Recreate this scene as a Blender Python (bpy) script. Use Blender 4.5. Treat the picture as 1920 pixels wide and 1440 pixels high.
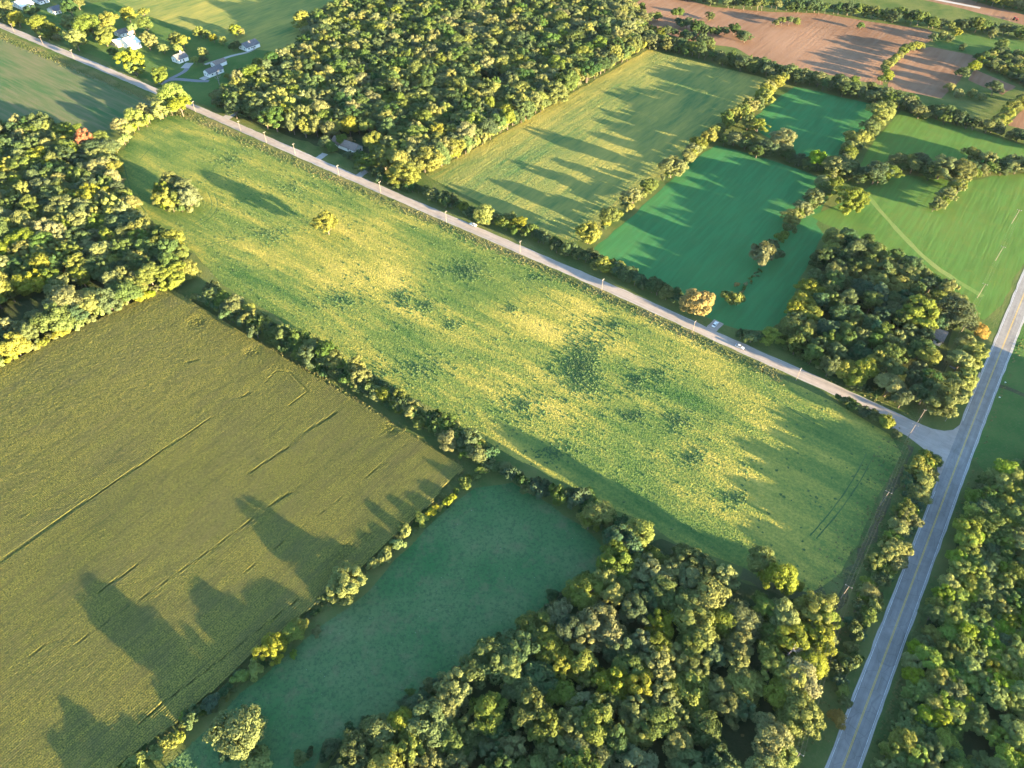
import bpy, math, random
import numpy as np
from mathutils import Vector, Matrix

for o in list(bpy.data.objects):
    bpy.data.objects.remove(o, do_unlink=True)
scn = bpy.context.scene
C = scn.collection
R_ = math.radians

# ------------------------------------------------------------------ camera
CAM_H = 240.0
PITCH = R_(45.8)                       # below the horizon
FPX = 1333.0                           # focal length for a 1920 px wide picture
cam = bpy.data.cameras.new('camera')
cam.sensor_width = 36.0
cam.lens = FPX / 1920 * 36.0
cam.clip_start = 1.0
cam.clip_end = 12000.0
camo = bpy.data.objects.new('camera', cam)
C.objects.link(camo)
camo.location = (0, 0, CAM_H)
camo.rotation_euler = (math.pi / 2 - PITCH, 0, 0)
scn.camera = camo

# ------------------------------------------------------------------ sky, sun, exposure
SUN_AZ, SUN_EL = R_(127.0), R_(7.0)    # azimuth clockwise from +Y
world = bpy.data.worlds.new('World')
scn.world = world
world.use_nodes = True
wn = world.node_tree
sky = wn.nodes.new('ShaderNodeTexSky')
sky.sky_type = 'NISHITA'
sky.sun_disc = False
sky.sun_elevation = SUN_EL
sky.sun_rotation = SUN_AZ
sky.altitude = 250
sky.air_density = 1.0
sky.dust_density = 0.4
sky.ozone_density = 2.2
bg = wn.nodes['Background']
wn.links.new(sky.outputs[0], bg.inputs[0])
bg.inputs[1].default_value = 0.10
sun = bpy.data.lights.new('sun', 'SUN')
sun.energy = 5.0
sun.angle = R_(0.6)
sun.color = (1.0, 0.77, 0.44)
suno = bpy.data.objects.new('sun', sun)
C.objects.link(suno)
sdir = Vector((math.sin(SUN_AZ) * math.cos(SUN_EL), math.cos(SUN_AZ) * math.cos(SUN_EL), math.sin(SUN_EL)))
suno.rotation_euler = sdir.to_track_quat('Z', 'Y').to_euler()
suno.location = sdir * 900
scn.view_settings.view_transform = 'Standard'
scn.view_settings.look = 'None'
scn.view_settings.exposure = 3.45
scn.view_settings.gamma = 1.0
scn.render.engine = 'CYCLES'

# ------------------------------------------------------------------ helpers
EAX = np.array([math.sin(R_(126.4)), math.cos(R_(126.4))])      # along the gravel road, towards the highway
NAX = np.array([math.sin(R_(37.4)), math.cos(R_(37.4))])        # along the highway, away
rng = np.random.default_rng(11)
random.seed(5)


def U(px, py, z=0.0):
    """survey: where the sight line of a picture point meets the level z"""
    u = (px - 960) / FPX
    v = (720 - py) / FPX
    r = (u, math.cos(PITCH) + v * math.sin(PITCH), -math.sin(PITCH) + v * math.cos(PITCH))
    t = (z - CAM_H) / r[2]
    return np.array([r[0] * t, r[1] * t])


def to_px(x, y, z):
    d = y * math.cos(PITCH) - (z - CAM_H) * math.sin(PITCH)
    up = y * math.sin(PITCH) + (z - CAM_H) * math.cos(PITCH)
    return 960 + FPX * x / d, 720 - FPX * up / d, d


def UP(pts, z=0.0):
    return np.array([U(a, b, z) for a, b in pts])


def inside(P, poly):
    x, y = P[:, 0], P[:, 1]
    res = np.zeros(len(P), bool)
    n = len(poly)
    j = n - 1
    for i in range(n):
        xi, yi = poly[i]
        xj, yj = poly[j]
        c = ((yi > y) != (yj > y)) & (x < (xj - xi) * (y - yi) / (yj - yi + 1e-12) + xi)
        res ^= c
        j = i
    return res


def seg_dist(P, line):
    d = np.full(len(P), 1e9)
    for a, b in zip(line[:-1], line[1:]):
        ab = b - a
        t = np.clip(((P - a) @ ab) / (ab @ ab + 1e-9), 0, 1)
        q = a + t[:, None] * ab
        d = np.minimum(d, np.hypot(P[:, 0] - q[:, 0], P[:, 1] - q[:, 1]))
    return d


def ragged(poly, step=7.0, amp=0.7):
    """more points along a border, slightly uneven as a mown or sown edge is"""
    out = []
    n = len(poly)
    for i in range(n):
        a, b = poly[i], poly[(i + 1) % n]
        L = np.hypot(*(b - a))
        k = max(1, int(L / step))
        nr = np.array([-(b - a)[1], (b - a)[0]]) / (L + 1e-9)
        for j in range(k):
            p = a + (b - a) * j / k
            out.append(p + nr * rng.uniform(-amp, amp) * (0 if j == 0 else 1))
    return np.array(out)


def along(line, step):
    out = []
    for a, b in zip(line[:-1], line[1:]):
        L = np.hypot(*(b - a))
        k = max(1, int(round(L / step)))
        for j in range(k):
            out.append(a + (b - a) * j / k)
    out.append(line[-1])
    return np.array(out)


def smooth_line(pts, it=2):
    p = np.array(pts, float)
    for _ in range(it):
        q = [p[0]]
        for a, b in zip(p[:-1], p[1:]):
            q += [a * .75 + b * .25, a * .25 + b * .75]
        q.append(p[-1])
        p = np.array(q)
    return p


def link(name, me, mat=None, parent=None):
    o = bpy.data.objects.new(name, me)
    C.objects.link(o)
    if mat is not None and len(me.materials) == 0:
        me.materials.append(mat)
    if parent is not None:
        o.parent = parent
    return o


def tag(o, label=None, cat=None, group=None, kind=None):
    if label:
        o['label'] = label
    if cat:
        o['category'] = cat
    if group:
        o['group'] = group
    if kind:
        o['kind'] = kind
    return o


def mesh_np(name, V, Fc):
    """V (n,3), Fc (m,k) all faces of one size"""
    me = bpy.data.meshes.new(name)
    V = np.ascontiguousarray(V, dtype=np.float32)
    Fc = np.ascontiguousarray(Fc, dtype=np.int32)
    m, k = Fc.shape
    me.vertices.add(len(V))
    me.vertices.foreach_set('co', V.ravel())
    me.loops.add(m * k)
    me.loops.foreach_set('vertex_index', Fc.ravel())
    me.polygons.add(m)
    me.polygons.foreach_set('loop_start', np.arange(0, m * k, k, dtype=np.int32))
    me.update(calc_edges=True)
    return me


class MB:
    def __init__(self):
        self.v, self.f = [], []

    def add(self, vs, fs):
        n = len(self.v)
        self.v += [tuple(p) for p in vs]
        self.f += [tuple(i + n for i in f) for f in fs]
        return self

    def box(self, c, s, rz=0.0):
        cx, cy, cz = c
        hx, hy, hz = s[0] / 2, s[1] / 2, s[2] / 2
        vs = []
        for dz in (-hz, hz):
            for dx, dy in ((-hx, -hy), (hx, -hy), (hx, hy), (-hx, hy)):
                vs.append((cx + dx * math.cos(rz) - dy * math.sin(rz), cy + dx * math.sin(rz) + dy * math.cos(rz), cz + dz))
        return self.add(vs, [(3, 2, 1, 0), (4, 5, 6, 7), (0, 1, 5, 4), (1, 2, 6, 5), (2, 3, 7, 6), (3, 0, 4, 7)])

    def tube(self, path, radii, n=6, cap=True):
        path = [Vector(p) for p in path]
        rings = []
        for i, p in enumerate(path):
            d = (path[min(i + 1, len(path) - 1)] - path[max(i - 1, 0)])
            d = d.normalized() if d.length > 1e-6 else Vector((0, 0, 1))
            a = d.orthogonal().normalized() if abs(d.z) < .9 else Vector((1, 0, 0)) - d * d.x
            a.normalize()
            b = d.cross(a)
            rings.append([p + (a * math.cos(t) + b * math.sin(t)) * radii[i] for t in [2 * math.pi * k / n for k in range(n)]])
        vs = [q for r in rings for q in r]
        fs = []
        for i in range(len(path) - 1):
            for k in range(n):
                fs.append((i * n + k, i * n + (k + 1) % n, (i + 1) * n + (k + 1) % n, (i + 1) * n + k))
        if cap:
            fs.append(tuple(range(n - 1, -1, -1)))
            fs.append(tuple((len(path) - 1) * n + k for k in range(n)))
        return self.add(vs, fs)

    def build(self, name, mat, parent=None, smooth=False):
        me = bpy.data.meshes.new(name)
        me.from_pydata(self.v, [], self.f)
        me.update()
        if smooth:
            me.polygons.foreach_set('use_smooth', [True] * len(me.polygons))
        return link(name, me, mat, parent)


def sheet(name, poly, z, mat, parent=None):
    """flat n-gon, triangulated by Blender's tessellator"""
    from mathutils.geometry import tessellate_polygon
    pts = [Vector((p[0], p[1], 0)) for p in poly]
    tris = tessellate_polygon([pts])
    vs = [(p[0], p[1], z) for p in poly]
    fs = []
    for t in tris:
        a, b, c = [np.array(vs[i][:2]) for i in t]
        cr = (b - a)[0] * (c - a)[1] - (b - a)[1] * (c - a)[0]
        fs.append(tuple(t) if cr > 0 else (t[0], t[2], t[1]))
    me = bpy.data.meshes.new(name)
    me.from_pydata(vs, [], fs)
    me.update()
    return link(name, me, mat, parent)


def strip(name, line, w, z, mat, parent=None, off=0.0, wobble=0.0):
    line = np.array(line)
    d = np.gradient(line, axis=0)
    d /= np.hypot(d[:, 0], d[:, 1])[:, None] + 1e-9
    nr = np.stack([-d[:, 1], d[:, 0]], 1)
    w1 = w / 2 + (rng.uniform(-wobble, wobble, len(line)) if wobble else 0)
    w2 = w / 2 + (rng.uniform(-wobble, wobble, len(line)) if wobble else 0)
    Lp = line + nr * (off + w1 * np.ones(len(line)))[:, None]
    Rp = line + nr * (off - w2 * np.ones(len(line)))[:, None]
    n = len(line)
    V = np.concatenate([np.c_[Rp, np.full(n, z)], np.c_[Lp, np.full(n, z)]])
    Fq = np.array([(i, i + 1, n + i + 1, n + i) for i in range(n - 1)])
    return link(name, mesh_np(name, V, Fq), mat, parent)


# ------------------------------------------------------------------ materials
class NT:
    def __init__(self, name):
        self.m = bpy.data.materials.new(name)
        self.m.use_nodes = True
        self.t = self.m.node_tree
        self.b = self.t.nodes['Principled BSDF']
        self.b.inputs['Roughness'].default_value = 0.9
        self.b.inputs['Specular IOR Level'].default_value = 0.0
        self.out = self.t.nodes['Material Output']
        self._en = None

    def n(self, ty, **kw):
        nd = self.t.nodes.new(ty)
        for k, v in kw.items():
            setattr(nd, k, v)
        return nd

    def l(self, a, b):
        self.t.links.new(a, b)

    def val(self, sock, v):
        if hasattr(v, 'is_linked') or isinstance(v, bpy.types.NodeSocket):
            self.l(v, sock)
        else:
            sock.default_value = v

    def pos(self):
        if not hasattr(self, '_p'):
            self._p = self.n('ShaderNodeNewGeometry').outputs['Position']
        return self._p

    def field(self):
        """ground coordinates: x along the gravel road, y along the highway"""
        if self._en is None:
            o = []
            for ax in (EAX, NAX):
                d = self.n('ShaderNodeVectorMath', operation='DOT_PRODUCT')
                self.l(self.pos(), d.inputs[0])
                d.inputs[1].default_value = (ax[0], ax[1], 0)
                o.append(d.outputs['Value'])
            c = self.n('ShaderNodeCombineXYZ')
            self.l(o[0], c.inputs[0])
            self.l(o[1], c.inputs[1])
            self._en = (c.outputs[0], o[0], o[1])
        return self._en

    def noise(self, scale, detail=3, rough=.55, stretch=None, seed=0.0, dist=0.0, vec=None):
        if vec is None:
            vec = self.field()[0] if stretch else self.pos()
        mp = self.n('ShaderNodeMapping')
        mp.inputs['Location'].default_value = (seed, seed * 1.7, seed * .3)
        mp.inputs['Scale'].default_value = stretch or (1, 1, 1)
        self.l(vec, mp.inputs[0])
        t = self.n('ShaderNodeTexNoise')
        t.inputs['Scale'].default_value = scale
        t.inputs['Detail'].default_value = detail
        t.inputs['Roughness'].default_value = rough
        t.inputs['Distortion'].default_value = dist
        self.l(mp.outputs[0], t.inputs['Vector'])
        return t.outputs['Fac']

    def rng(self, f, a, b, c=0.0, d=1.0):
        m = self.n('ShaderNodeMapRange')
        m.inputs[1].default_value = a
        m.inputs[2].default_value = b
        m.inputs[3].default_value = c
        m.inputs[4].default_value = d
        self.l(f, m.inputs[0])
        return m.outputs[0]

    def mix(self, f, a, b, mode='MIX'):
        m = self.n('ShaderNodeMix', data_type='RGBA', blend_type=mode)
        self.val(m.inputs[0], f)
        self.val(m.inputs[6], a if not isinstance(a, tuple) else (*a, 1))
        self.val(m.inputs[7], b if not isinstance(b, tuple) else (*b, 1))
        return m.outputs[2]

    def math(self, op, a, b=0.0):
        m = self.n('ShaderNodeMath', operation=op)
        self.val(m.inputs[0], a)
        self.val(m.inputs[1], b)
        return m.outputs[0]

    def bump(self, h, dist=.3, strength=1.0):
        b = self.n('ShaderNodeBump')
        b.inputs['Strength'].default_value = strength
        b.inputs['Distance'].default_value = dist
        self.l(h, b.inputs['Height'])
        self.l(b.outputs[0], self.b.inputs['Normal'])

    def done(self, col=None):
        if col is not None:
            self.val(self.b.inputs['Base Color'], col if not isinstance(col, tuple) else (*col, 1))
        return self.m


def plain(name, col, rough=.7, var=.12, scale=1.5, spec=.2, metal=0.0):
    m = NT(name)
    f = m.noise(scale, 4, .6)
    c = m.mix(m.rng(f, .3, .7), tuple(x * (1 - var) for x in col), tuple(min(1, x * (1 + var)) for x in col))
    m.b.inputs['Roughness'].default_value = rough
    m.b.inputs['Specular IOR Level'].default_value = spec
    m.b.inputs['Metallic'].default_value = metal
    return m.done(c)


def mat_soy():
    """yellowing bean field: greens with golden drifts that follow the rows"""
    m = NT('bean_field')
    big = m.noise(.013, 4, .6, (0.5, 1.25, 1), 3.1, .8)
    mid = m.noise(.055, 4, .62, (0.30, 1.5, 1), 8.3, .4)
    row = m.noise(.30, 3, .6, (0.06, 1.2, 1), 5.7)
    fine = m.noise(.95, 3, .7, None, 1.0)
    s = m.math('ADD', m.math('MULTIPLY', big, .50), m.math('MULTIPLY', mid, .34))
    s = m.math('ADD', s, m.math('MULTIPLY', row, .16))
    s = m.math('ADD', s, m.math('MULTIPLY', m.math('SUBTRACT', fine, .5), .26))
    for px, py, re_, rn_, wgt in ((735, 520, 16, 26, .10), (790, 470, 26, 9, .07), (1020, 610, 34, 13, .09), (1060, 660, 26, 8, .06), (1460, 880, 46, 26, .07), (1260, 905, 42, 14, .05), (1420, 960, 40, 12, .06), (340, 300, 55, 24, .06), (400, 370, 50, 16, .05),
                                   (1180, 560, 30, 12, .03), (560, 585, 70, 26, -.05), (830, 690, 60, 18, -.03), (1660, 900, 14, 60, -.08), (1300, 690, 70, 12, -.05), (870, 590, 26, 16, -.06), (1090, 700, 16, 24, -.09), (310, 235, 40, 10, -.06), (640, 360, 70, 12, -.04), (1110, 850, 70, 14, -.04)):
        q = U(px, py)
        ce, cn = float(q @ EAX), float(q @ NAX)
        mp = m.n('ShaderNodeMapping', vector_type='POINT')
        mp.inputs['Location'].default_value = (-ce / re_, -cn / rn_, 0)
        mp.inputs['Scale'].default_value = (1 / re_, 1 / rn_, 0)
        m.l(m.field()[0], mp.inputs[0])
        ln_ = m.n('ShaderNodeVectorMath', operation='LENGTH')
        m.l(mp.outputs[0], ln_.inputs[0])
        dd = m.math('ADD', ln_.outputs['Value'], m.math('MULTIPLY', m.math('SUBTRACT', mid, .5), 2.2))
        s = m.math('ADD', s, m.rng(dd, .0, 1.5, wgt * .5, 0))
    r = m.n('ShaderNodeValToRGB')
    e = r.color_ramp.elements
    e[0].position, e[0].color = .36, (.048, .105, .030, 1)
    e[1].position, e[1].color = .65, (.44, .345, .080, 1)
    for p, c in ((.42, (.082, .134, .036, 1)), (.49, (.140, .178, .044, 1)), (.56, (.27, .248, .054, 1))):
        x = e.new(p)
        x.color = c
    m.l(s, r.inputs[0])
    c = m.mix(m.rng(m.noise(1.9, 2, .6), .52, .75, 0, .5), r.outputs[0], (.055, .095, .040))
    m.bump(m.noise(1.3, 3, .7), .2)
    return m.done(c)


def mat_hay():
    m = NT('hay_field')
    a = m.noise(.03, 4, .6, (1.0, .35, 1), 2.2, .4)
    b = m.noise(.35, 3, .65, (1.0, .12, 1), 4.4)
    s = m.math('ADD', m.math('MULTIPLY', a, .6), m.math('MULTIPLY', b, .4))
    c = m.mix(m.rng(s, .36, .62), (.078, .138, .048), (.285, .25, .066))
    m.bump(m.math('ADD', m.noise(.9, 3, .7), m.noise(.55, 2, .6, (1, .06, 1))), .22)
    return m.done(c)


def mat_alfalfa(name, a, b, seed):
    m = NT(name)
    s = m.noise(.02, 3, .55, (1, .5, 1), seed)
    k = m.noise(.45, 2, .6, (1, .08, 1), seed)
    c = m.mix(m.rng(s, .35, .65), a, b)
    c = m.mix(m.rng(k, .4, .62, 0, .6), c, tuple(x * 1.4 for x in a))
    c = m.mix(m.rng(m.noise(.14, 4, .65, None, seed), .5, .72, 0, .5), c, (a[0] * 1.9, a[1] * 1.15, a[2] * 1.1))
    m.bump(m.math('ADD', m.noise(1.5, 3, .7), m.math('MULTIPLY', m.noise(.5, 2, .6, (1, .05, 1)), .9)), .10)
    return m.done(c)


def mat_meadow():
    m = NT('pasture')
    s = m.noise(.03, 5, .6, None, 5)
    f = m.noise(.9, 3, .7, None, 2)
    c = m.mix(m.rng(s, .35, .65), (.040, .125, .042), (.110, .160, .068))
    c = m.mix(m.rng(f, .45, .65, 0, .65), c, (.035, .075, .035))
    c = m.mix(m.rng(m.noise(.16, 4, .65, None, 14), .52, .72, 0, .55), c, (.15, .14, .075))
    c = m.mix(m.rng(m.noise(2.2, 1, .5), .76, .80, 0, .8), c, (.35, .36, .32))
    m.bump(m.noise(1.2, 3, .7), .2)
    return m.done(c)


def mat_grass(name='rough_grass', a=(.055, .095, .028), b=(.12, .135, .045), seed=0):
    m = NT(name)
    s = m.noise(.045, 5, .62, None, seed)
    f = m.noise(1.1, 3, .7, None, seed + 2)
    c = m.mix(m.rng(s, .35, .65), a, b)
    c = m.mix(m.rng(f, .5, .75, 0, .5), c, (.15, .13, .06))
    m.bump(m.noise(1.0, 3, .7), .3)
    return m.done(c)


def mat_soil():
    m = NT('tilled_soil')
    s = m.noise(.012, 4, .6, None, 6, .6)
    k = m.noise(.22, 2, .6, (1, .06, 1), 2)
    c = m.mix(m.rng(s, .35, .65), (.165, .092, .056), (.245, .142, .088))
    c = m.mix(m.rng(k, .4, .7, 0, .3), c, (.28, .185, .125))
    m.bump(m.math('ADD', m.noise(.5, 3, .6), m.noise(.35, 2, .6, (1, .05, 1))), .16)
    return m.done(c)


def mat_nwfield():
    m = NT('stubble_field')
    s = m.noise(.02, 4, .6, (.4, 1.2, 1), 4)
    k = m.noise(.3, 3, .6, (.1, 1.2, 1), 2)
    c = m.mix(m.rng(s, .38, .62), (.050, .110, .042), (.115, .130, .060))
    c = m.mix(m.rng(k, .42, .66, 0, .5), c, (.19, .15, .09))
    m.bump(m.noise(.8, 3, .7), .18)
    return m.done(c)


def mat_litter():
    m = NT('forest_floor')
    s = m.noise(.12, 4, .6)
    c = m.mix(m.rng(s, .35, .65), (.034, .055, .022), (.064, .072, .032))
    m.bump(m.noise(.8, 3, .7), .3)
    return m.done(c)


def mat_corn():
    m = NT('corn_canopy')
    sp = m.n('ShaderNodeSeparateXYZ')
    m.l(m.pos(), sp.inputs[0])
    big = m.noise(.014, 4, .6, (1.2, .4, 1), 9, .5)
    f = m.noise(2.1, 3, .8, None, 3)
    c = m.mix(m.rng(big, .36, .64), (.195, .188, .042), (.285, .248, .052))
    c = m.mix(m.rng(f, .43, .57, 0, .95), c, (.036, .056, .022))
    mo = m.noise(.11, 5, .7, (1.2, .35, 1), 17, .6)
    c = m.mix(m.rng(mo, .46, .68, 0, .7), c, (.105, .102, .045))
    dk = m.noise(.55, 3, .7, (1.4, .12, 1), 27)
    c = m.mix(m.rng(dk, .48, .68, 0, .7), c, (.062, .078, .030))
    tas = m.math('MULTIPLY', m.rng(sp.outputs[2], 1.7, 2.5), m.rng(m.noise(1.1, 2, .6, None, 7), .35, .65))
    c = m.mix(m.math('MULTIPLY', tas, .8), c, (.27, .22, .07))
    
    return m.done(c)


def mat_road(name, a, b, axis, seed=0, patch=.5):
    m = NT(name)
    st = (.05, 1, 1) if axis == 'E' else (1, .05, 1)
    k = m.noise(.7, 3, .55, st, seed)
    s = m.noise(.25, 4, .6, None, seed)
    g = m.noise(6, 2, .6, None, seed)
    f = m.math('ADD', m.math('MULTIPLY', k, .55), m.math('MULTIPLY', s, .45))
    c = m.mix(m.rng(f, .38, .62), a, b)
    c = m.mix(m.rng(g, .3, .7, 0, .18), c, tuple(x * .55 for x in a))
    cr = m.n('ShaderNodeTexVoronoi', feature='DISTANCE_TO_EDGE')
    cr.inputs['Scale'].default_value = .16
    m.l(m.pos(), cr.inputs['Vector'])
    c = m.mix(m.rng(cr.outputs[0], 0, .02, patch * .5, 0), c, tuple(x * .6 for x in a))
    m.bump(g, .02)
    return m.done(c)


def mat_leaf():
    m = NT('foliage')
    oi = m.n('ShaderNodeObjectInfo')
    tc = m.n('ShaderNodeTexCoord')
    f = m.noise(.5, 3, .6, vec=tc.outputs['Object'])
    hs = m.n('ShaderNodeHueSaturation')
    ta = m.n('ShaderNodeAttribute', attribute_type='INSTANCER', attribute_name='tint')
    m.l(ta.outputs['Color'], hs.inputs['Color'])
    m.l(m.rng(oi.outputs['Random'], 0, 1, .475, .52), hs.inputs['Hue'])
    m.l(m.rng(f, .3, .7, .72, 1.3), hs.inputs['Value'])
    rs = m.math('FRACT', m.math('MULTIPLY', oi.outputs['Random'], 7.31))
    m.l(m.rng(rs, 0, 1, .75, 1.1), hs.inputs['Saturation'])
    col = hs.outputs[0]
    m.l(col, m.b.inputs['Base Color'])
    m.b.inputs['Roughness'].default_value = .6
    m.b.inputs['Specular IOR Level'].default_value = .08
    tr = m.n('ShaderNodeBsdfTranslucent')
    m.l(m.mix(.5, col, (.16, .17, .03)), tr.inputs[0])
    mx = m.n('ShaderNodeMixShader')
    mx.inputs[0].default_value = .36
    m.l(m.b.outputs[0], mx.inputs[1])
    m.l(tr.outputs[0], mx.inputs[2])
    m.l(mx.outputs[0], m.out.inputs['Surface'])
    return m.m


M = dict(
    grass=mat_grass(), lawn=mat_grass('lawn', (.05, .11, .03), (.09, .14, .04), 8),
    verge=mat_grass('verge_grass', (.07, .10, .03), (.17, .15, .06), 4),
    soy=mat_soy(), hay=mat_hay(), pasture=mat_meadow(), soil=mat_soil(), nw=mat_nwfield(), litter=mat_litter(), corn=mat_corn(),
    alf=mat_alfalfa('alfalfa', (.036, .125, .045), (.055, .150, .050), 3),
    alf2=mat_alfalfa('clover', (.062, .125, .030), (.092, .142, .034), 7),
    far=mat_hay(),
    gravel=mat_road('worn_road', (.29, .245, .21), (.385, .325, .28), 'E', 2),
    asphalt=mat_road('asphalt', (.195, .18, .165), (.285, .265, .245), 'N', 5, .9),
    shoulder=mat_road('shoulder_gravel', (.30, .285, .26), (.42, .39, .35), 'N', 8, 0),
    path=mat_grass('mown_path', (.12, .19, .05), (.18, .21, .07), 31),
    mud=mat_grass('bare_earth', (.070, .065, .04), (.075, .095, .04), 21),
    drive=plain('driveway_asphalt', (.16, .16, .17), .9), concrete=plain('concrete', (.33, .31, .285), .85),
    white_line=plain('white_road_paint', (.50, .49, .47), .6, .35, .6), yellow_line=plain('yellow_road_paint', (.55, .36, .07), .6, .2, .9),
    weeds=mat_grass('weeds', (.038, .085, .034), (.085, .13, .045), 12),
    leaf=mat_leaf(), bark=plain('bark', (.13, .105, .085), .95, .3, 2), deadwood=plain('dead_wood', (.30, .25, .22), .95, .25, 2),
    pole=plain('weathered_pole', (.20, .165, .135), .9, .2, 3), wire=plain('wire', (.16, .14, .13), .5, .05),
    white_wall=plain('white_siding', (.72, .71, .68), .7, .06, .8), white_roof=plain('white_metal_roof', (.80, .79, .76), .45, .06, .5),
    tan_wall=plain('tan_siding', (.42, .34, .26), .8, .1), grey_roof=plain('grey_shingles', (.13, .125, .13), .9, .25, 1.2),
    brown_roof=plain('brown_shingles', (.20, .155, .13), .9, .25, 1.2), glass=plain('window_glass', (.04, .05, .06), .1, .1, 1, .6),
    dark=plain('dark_rubber', (.02, .02, .02), .8), car_white=plain('white_car_paint', (.78, .78, .76), .25, .03, 1, .5),
    car_grey=plain('silver_car_paint', (.42, .44, .47), .3, .04, 1, .6), pool=plain('pool_water', (.16, .42, .52), .15, .1, 1, .5),
    red=plain('red_metal', (.35, .05, .04), .5), brick=plain('brick', (.32, .17, .12), .9, .2, 3), metal=plain('grey_metal', (.4, .4, .4), .5),
)

# ------------------------------------------------------------------ ground and fields
g = MB()
g.add([(-4000, -2500, 0), (4000, -2500, 0), (4000, 6000, 0), (-4000, 6000, 0)], [(0, 1, 2, 3)])
tag(g.build('ground', M['grass']), kind='structure')

FIELDS = {}


def field(name, px, mat, z=.03, amp=.8, step=7):
    poly = ragged(UP(px), step, amp)
    FIELDS[name] = poly
    o = sheet(name, poly, z, M[mat])
    tag(o, kind='structure')
    return poly


F1 = field('bean_field', [(352, 213), (372, 222), (500, 277), (640, 341), (760, 392), (887, 445), (1007, 498), (1130, 552), (1280, 622),
                          (1380, 668), (1470, 712), (1560, 752), (1613, 782), (1668, 815), (1690, 850), (1662, 905), (1634, 962), (1610, 1020), (1577, 1073),
                          (1520, 1112), (1440, 1090), (1390, 1062), (1290, 1030), (1220, 983), (1150, 955), (1030, 893), (917, 830), (807, 763),
                          (717, 720), (640, 677), (560, 622), (480, 570), (417, 533), (378, 492), (360, 470), (313, 452), (267, 430), (240, 383), (217, 333), (203, 297),
                          (215, 283), (232, 282), (253, 247), (275, 232), (310, 219)], 'soy')
F2 = field('corn_field', [(323, 540), (383, 572), (440, 606), (500, 642), (547, 682), (640, 729), (750, 797), (823, 847), (872, 884), (840, 908), (812, 946),
                          (770, 985), (707, 1042), (655, 1090), (610, 1128), (540, 1178), (477, 1228), (433, 1270), (380, 1318), (333, 1360), (283, 1395), (240, 1428), (190, 1475), (120, 1540),
                          (-160, 1500), (-330, 1200), (-330, 860), (-120, 748), (0, 694), (133, 629), (233, 579)], 'grass')
F3 = field('pasture', [(890, 915), (960, 905), (1030, 945), (1090, 985), (1140, 1040), (1120, 1080), (1040, 1120), (950, 1195), (850, 1270), (760, 1320), (680, 1365),
                       (600, 1420), (540, 1520), (180, 1560), (300, 1450), (380, 1375), (450, 1300), (520, 1245), (600, 1175), (690, 1110), (740, 1050), (800, 990), (850, 945)], 'pasture')
F4 = field('hay_field', [(798, 328), (850, 300), (960, 240), (1080, 170), (1215, 93), (1300, 115), (1400, 138), (1445, 150), (1400, 195), (1330, 258), (1250, 330), (1180, 385),
                         (1100, 452), (1070, 452), (1000, 425), (930, 395), (860, 360)], 'hay')
F5 = field('alfalfa_field', [(1343, 272), (1427, 295), (1500, 318), (1540, 335), (1555, 360), (1530, 420), (1545, 440), (1500, 520), (1470, 600), (1440, 618), (1400, 622), (1345, 605), (1290, 575), (1200, 525), (1150, 490),
                             (1110, 470), (1180, 410), (1240, 355), (1300, 300)], 'alf')
F6 = field('alfalfa_strip', [(1490, 163), (1560, 178), (1660, 200), (1620, 250), (1585, 290), (1540, 305), (1480, 290), (1415, 240), (1410, 225), (1450, 190)], 'alf')
F7 = field('clover_strip', [(1690, 208), (1780, 232), (1860, 255), (1930, 275), (1990, 300), (1960, 320), (1900, 310), (1800, 320), (1680, 310), (1610, 312), (1640, 262)], 'alf2', .03)
F9 = field('clover_field', [(1660, 330), (1740, 330), (1800, 345), (1860, 330), (2000, 320), (2040, 370), (1975, 440), (1930, 470), (1880, 570), (1845, 600), (1780, 575), (1700, 500), (1600, 440), (1545, 420), (1520, 405), (1600, 370)], 'alf2', .034)
gp = smooth_line(UP([(1625, 365), (1650, 395), (1700, 450), (1745, 495), (1800, 530), (1842, 556)]))
tag(strip('grass_path', gp, 3.2, .045, M['path'], wobble=.4), kind='structure')
FN = field('stubble_field', [(-60, 35), (0, 72), (70, 102), (140, 130), (220, 160), (290, 190), (300, 200), (235, 240), (100, 255), (-80, 255), (-260, 160)], 'nw')
FT = field('far_hay_field', [(215, 0), (255, 22), (320, 45), (395, 72), (470, 92), (545, 98), (600, 60), (640, 25), (700, -20), (640, -50), (160, -40)], 'far')
field('farm_lawn', [(70, 20), (215, 0), (255, 22), (320, 45), (395, 72), (470, 92), (545, 98), (500, 125), (430, 165), (400, 180), (430, 215), (380, 195), (300, 160), (200, 115), (100, 72), (30, 45)], 'lawn', .028)
SO = [field('ploughed_field', [(1165, 22), (1200, 0), (1260, -10), (1330, 12), (1440, 22), (1540, 25), (1640, 42), (1740, 55), (1760, 66), (1740, 80), (1700, 88), (1665, 118), (1655, 160), (1600, 150), (1500, 128), (1420, 112), (1380, 90), (1300, 78), (1200, 52)], 'soil'),
      field('ploughed_strip', [(1700, 95), (1745, 88), (1830, 105), (1845, 112), (1810, 140), (1780, 170), (1765, 185), (1700, 172), (1665, 165), (1668, 125)], 'soil', .032),
      field('ploughed_corner', [(1828, 130), (1905, 162), (1880, 178), (1815, 150)], 'soil'),
      field('ploughed_far_field', [(1560, -20), (1690, -8), (1780, 10), (1930, 50), (1990, 70), (1990, 45), (1860, 12), (1800, -5), (1750, -20), (1640, -45)], 'soil'),
      field('ploughed_side_field', [(1890, 235), (1930, 190), (2010, 160), (2060, 220), (1990, 260)], 'soil')]
field('green_pasture', [(1745, 72), (1790, 62), (1930, 78), (1990, 92), (1940, 125), (1850, 108), (1760, 88)], 'lawn', .036)
field('far_pasture', [(1690, -30), (1810, -4), (1990, 35), (2000, 5), (1750, -50)], 'alf')
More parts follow.
